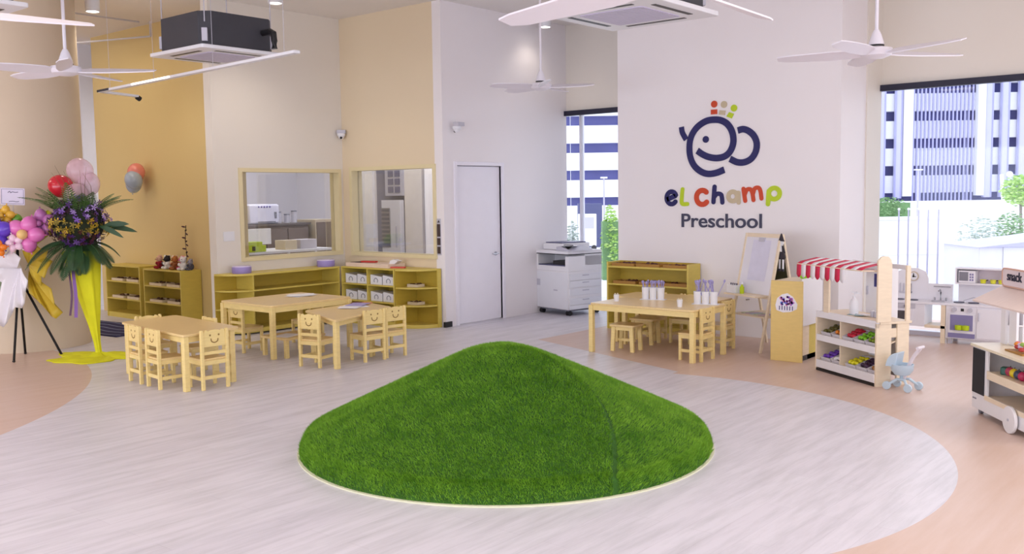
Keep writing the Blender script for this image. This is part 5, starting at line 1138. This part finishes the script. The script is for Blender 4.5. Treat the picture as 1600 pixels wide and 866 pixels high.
for x in (-.32, .30):
    for y in (-.52, .70): B(x, x+.03, y, y+.03, 0, .94).build('leg', LGREY, t)
t = thing('lime_box', 'bright lime box on the desk behind the wide office window', 'box', (-11.0, 7.64, .97)); B(-.09, .09, -.09, .12, 0, .14).build('box_body', LIMEP, t, bev=.01); B(-.06, .07, .12, .19, 0, .09).build('handle_block', LIMEP, t, bev=.01); B(.09, .095, -.05, .0, .02, .08).build('slot', BLACK, t)
t = thing('desk_monitor', 'white monitor back behind the lime box in the office', 'monitor', (-11.3, 7.95, .97)); B(-.01, .02, -.2, .22, .08, .30).build('screen_back', PAPER, t, bev=.005); B(-.01, .01, -.03, .03, .01, .10).build('stand', LGREY, t); B(-.08, .08, -.09, .09, 0, .012).build('stand_base', LGREY, t)
for k, (y, c, l) in enumerate(((8.32, (226, 210, 180), 'cream box on the office desk beside the lime box'), (8.62, (206, 200, 206), 'wide pale carton on the office desk'))):
    t = thing('office_carton', l, 'box', (-11.15, y, .97)); B(-.12, .12, -.10-.04*k, .10+.05*k, 0, .13).build('carton_body', mat('carton_%d' % k, c, .5), t, bev=.004); B(-.121, .121, -.012, .012, .13, .132).build('tape', LGREY, t)
# right office window view: screens, dark post, outdoor condenser cabinet
def plane_thing(name, label, cat, x0, x1, y, z0, z1, m, th=.05): 
    t = thing(name, label, cat, ((x0+x1)/2, y, 0)); w_ = (x1-x0)/2; B(-w_, w_, 0, th, z0, z1).build('panel', m, t); B(-w_, w_, -.01, 0, z1-.03, z1).build('edge_strip', m, t); return t
# x positions at y=10.9 seen through the square window
plane_thing('office_screen', 'pale grey screen at the left of the square office window', 'screen', -12.30, -11.53, 10.3, 0, 2.9, mat('screen_grey', (206, 204, 208), .6))
plane_thing('dark_wall_panel', 'navy grey panel behind the condenser seen in the square window', 'wall panel', -12.26, -11.40, 11.05, 0, 2.9, mat('navy_grey_panel', (96, 100, 136), .6), .06)
plane_thing('office_screen', 'grey beige screen right of centre in the square office window', 'screen', -10.80, -10.42, 10.3, 0, 2.9, mat('screen_beige', (198, 192, 190), .6))
plane_thing('door_edge_panel', 'bright white panel at the right of the square office window', 'wall panel', -10.36, -10.0, 10.3, 0, 2.9, WHITE)
t = thing('condenser_cabinet', 'white cabinet with dark louvre seen through the square office window', 'cabinet', (-11.76, 10.90, 0)); B(-.23, .22, 0, .09, 0, 1.63).build('cabinet_body', WHITE, t, bev=.004); B(-.22, -.02, -.012, 0, .85, 1.50).build('louvre_backing', GREY, t)
for k in range(9): B(-.21, -.03, -.018, -.012, .88+.07*k, .92+.07*k).build('louvre_slat', mat('louvre_dark', (70, 72, 110), .5), t)
B(.12, .14, -.02, 0, .85, 1.2).build('door_handle', LGREY, t)
t = thing('grid_window', 'small dark paned grid above the white cabinet in the square window', 'window grid', (-11.70, 10.93, 1.70)); B(-.22, .20, 0, .06, 0, .75).build('grid_frame', LGREY, t)
for i in range(2):
    for j in range(5): B(-.14+.16*i, -.02+.16*i, -.01, 0, .05+.13*j, .15+.13*j).build('grid_pane', mat('grid_pane_blue', (96, 98, 138), .3), t)

# ------------------------------------------------------------ outside
GR = mat('pale_concrete_ground', (226, 226, 230), .8, noise=.02, scale=.5)
struct(B(-160, 60, YW+.25, 190, -.16, -.10).build('ground', GR))
struct(B(SX1+.2, 60, -60, YW+.25, -.16, -.10).build('ground_side', GR))
CONC = mat('white_painted_concrete', (236, 236, 242), .7, noise=.01, scale=1)
DKW = mat('facade_dark_opening', (92, 94, 156), .6, noise=.12, scale=.3); FINM = mat('lavender_fin_metal', (168, 168, 214), .5, noise=.04, scale=.5); PANM = mat('lavender_panel_metal', (196, 196, 230), .5, noise=.03, scale=.5)
dd = 100.0; fb = thing('parking_building', 'white multi-storey building with dark bands and vertical fins across the street', 'building', (f0.x*dd, f0.y*dd, -.1), yaw)
def fx(px): return (px-800)/1502.78*dd
FS0, FS1 = fx(700), fx(1760); bands = [0.35, 3.15, 5.95, 8.75, 11.55, 14.4]; bh = 1.0
B(FS0, FS1, 1.2, 14, 0, 16.5).build('building_core', DKW, fb)
zprev = 0
for z in bands+[17.0]:
    B(FS0, FS1, 0.2, 1.2, zprev, z).build('floor_slab_band', CONC, fb) if z > zprev+.1 else None
    zprev = z+bh
for k in range(8): B(FS0+9*k, FS0+9*k+.25, .9, 1.15, 0, 16.5).build('window_mullion', FINM, fb)
for a, b in ((1407, 1421), (1521, 1533)): B(fx(a), fx(b), -.5, .2, 1.0, 17).build('white_pilaster', CONC, fb)
for k in range(16): 
    x = fx(1424+6.1*k); B(x, x+.15, .0, .12, -.05, 17).build('fin', FINM, fb)
for a, b in ((1370, 1380), (1395, 1406), (1533, 1546), (1558, 1571), (1585, 1600), (1612, 1626), (1640, 1652)):
    B(fx(a), fx(b), -.3, .05, .8, 17).build('cladding_strip', PANM, fb); B(fx(a), fx(a)+.12, -.36, -.3, .8, 17).build('fin', FINM, fb); B(fx(b)-.12, fx(b), -.36, -.3, .8, 17).build('fin', FINM, fb)
B(fx(1330), fx(1425), -2.0, .2, .0, .5).build('entrance_canopy', FINM, fb)
B(FS0, FS1, -3, -2.6, 0, .55).build('street_wall', CONC, fb)
def outpt(px, D, z=0): 
    v = f0*D+r0*((px-800)/1502.78*D); return Vector((v.x, v.y, z))
def obox(name, label, cat, px0, px1, D, z0, z1, m, th=.3):
    a = outpt(px0, D); b = outpt(px1, D); w_ = (b-a).length/2; t = thing(name, label, cat, ((a.x+b.x)/2, (a.y+b.y)/2, z0), yaw); B(-w_, w_, 0, th, 0, z1-z0).build('panel', m, t, bev=.01); return t
def cap(t, w0, w1, th, z, m): B(w0, w1, -.05, th+.05, z, z+.08).build('coping', m, t)
t = obox('garden_wall', 'long low white garden wall outside the right window', 'wall', 1330, 1700, 26, -.1, .86, CONC, .3); cap(t, -3.2, 3.2, .3, .96, CONC)
def foliage(mb_, n_, R3, size, rg2, c=(0, 0, 0)):
    for k in range(n_):
        v = Vector((rg2.gauss(0, 1), rg2.gauss(0, 1), rg2.gauss(0, 1))).normalized()*(rg2.random()**.4); p_ = Vector((c[0]+v.x*R3[0], c[1]+v.y*R3[1], c[2]+v.z*R3[2]))
        qt = Vector((rg2.gauss(0, 1), rg2.gauss(0, 1), rg2.gauss(0, 1)+.5)).to_track_quat('Z', 'Y'); s = size*rg2.uniform(.6, 1.3); mb_.cur = rg2.randrange(2)
        mb_.add([tuple(p_+qt @ Vector(x)) for x in ((-s, 0, 0), (0, -.4*s, .1*s), (s, 0, 0), (0, .4*s, .1*s))], [(0, 1, 2, 3)])
    mb_.cur = 0
HG = [mat('hedge_green', (110, 150, 96), .7, noise=.15), mat('hedge_light', (150, 186, 130), .7, noise=.15)]
BG_ = [mat('bright_leaf', (160, 206, 96), .7, noise=.1), mat('bright_leaf_light', (190, 222, 130), .7, noise=.1)]
PG = [mat('silver_leaf', (170, 186, 170), .7, noise=.1), mat('silver_leaf_light', (206, 216, 210), .7, noise=.1)]
def plant(name, label, cat, px, D, z, R3, n_, size, ms_, trunk=True, zc=None):
    p_ = outpt(px, D, -.1); t = thing(name, label, cat, p_, yaw); mb = MB(); foliage(mb, n_, R3, size, random.Random(int(px)), (0, 0, z+.1)); o = mb.build('foliage', ms_, t, ang=2); o['kind'] = 'stuff'
    if trunk: MB().tube([(0, 0, 0), (.03, 0, (z+.1)*.5), (0, 0, z+.1)], .03+.01*R3[0], n=8).build('trunk', mat('grey_bark', (140, 130, 120), .8), t)
    else: MB().box(-R3[0]*.9, R3[0]*.9, -R3[1]*.6, R3[1]*.6, 0, z+.1+R3[2]*.6).build('hedge_core', HG[0], t)
plant('hedge', 'clipped green hedge behind the garden wall, left in the right window', 'hedge', 1388, 27.5, 1.05, (.62, .3, .42), 1600, .05, HG, False)
plant('tree', 'light green leafy tree at the right edge of the window view', 'tree', 1594, 22, 1.62, (.45, .4, .36), 1400, .05, BG_)
plant('tree', 'lower pale green tree below the bright one in the window view', 'tree', 1582, 20, .75, (.35, .35, .45), 700, .045, HG)
plant('shrub', 'silvery loose shrub in the middle of the right window view', 'shrub', 1535, 18, .75, (.50, .3, .42), 700, .04, PG)
plant('shrub', 'silvery small shrub left of the larger one in the window view', 'shrub', 1512, 17, .45, (.22, .3, .38), 300, .035, PG)
plant('climber_hedge', 'tall green hedge seen in the narrow window beside the logo wall', 'hedge', 955, 20, .60, (.20, .3, .85), 1400, .05, BG_, False)
plant('shrub', 'grey-green plant at the left of the narrow window', 'shrub', 896, 16, .95, (.11, .2, .30), 300, .035, PG)
t = obox('entrance_wall', 'dark slate entrance block seen in the narrow window', 'wall', 905, 942, 32, -.1, 1.35, mat('slate_blue_wall', (84, 88, 128), .7), .5)
t = obox('white_van_body', 'white block standing before the dark entrance in the narrow window', 'van', 905, 933, 30, .05, 1.05, CONC, .3); 
for x in (-.2, .2): MB().cyl((x, -.02, -.05), (x, .1, -.05), .08).build('wheel', BLACK, t)
B(-.2, .2, -.01, 0, .55, .9).build('window', LGREY, t)
POLEM = mat('lavender_grey_pole', (186, 182, 204), .5)
def pole(px, D, top, r_, label, lamp=False, tilt=0):
    t = thing('lamp_post' if lamp else 'slim_pole', label, 'lamp post' if lamp else 'pole', outpt(px, D, -.1), yaw, None if lamp else 'slim white poles outside'); MB().cyl((0, 0, 0), (tilt, 0, top+.1), r_, r_*.7, n=10).build('pole_shaft', CONC if tilt else POLEM, t)
    if lamp: MB().cbox((0, 0, top+.12), (r_*7, .1, .05)).build('lamp_head', CONC, t)
    else: MB().sph((0, 0, top+.1), r_*1.3, n=10, m=6).build('finial', CONC, t)
for k, px in enumerate((1405, 1420, 1436, 1451, 1467)): pole(px, 16, 1.36, .018, f'slim white pole outside the right window, number {k+1} from the left'.replace('number 1', 'first').replace('number 2', 'second').replace('number 3', 'third').replace('number 4', 'fourth').replace('number 5', 'fifth'))
pole(1434, 40, 2.45, .05, 'white street lamp post in front of the finned facade', True); pole(945, 30, 2.15, .03, 'white street lamp post seen in the narrow window', True); pole(1576, 24, 2.02, .06, 'thick white leaning post before the right facade', False, -.2)
kx_ = obox('garden_kiosk', 'white boxy kiosk with sloping roof outside the right window', 'kiosk', 1532, 1720, 14.5, -.1, .80, CONC, 1.2)
MB().prism([(-.95, .90), (.95, .90), (.95, 1.12), (.2, 1.02)], -.05, 1.25, 'y').build('roof', PANM, kx_); B(-.55, -.545, -.01, 0, 0, .9).build('seam', LGREY, kx_); B(-.1, .95, -.012, -.002, .98, 1.06).build('roof_sign', FINM, kx_)
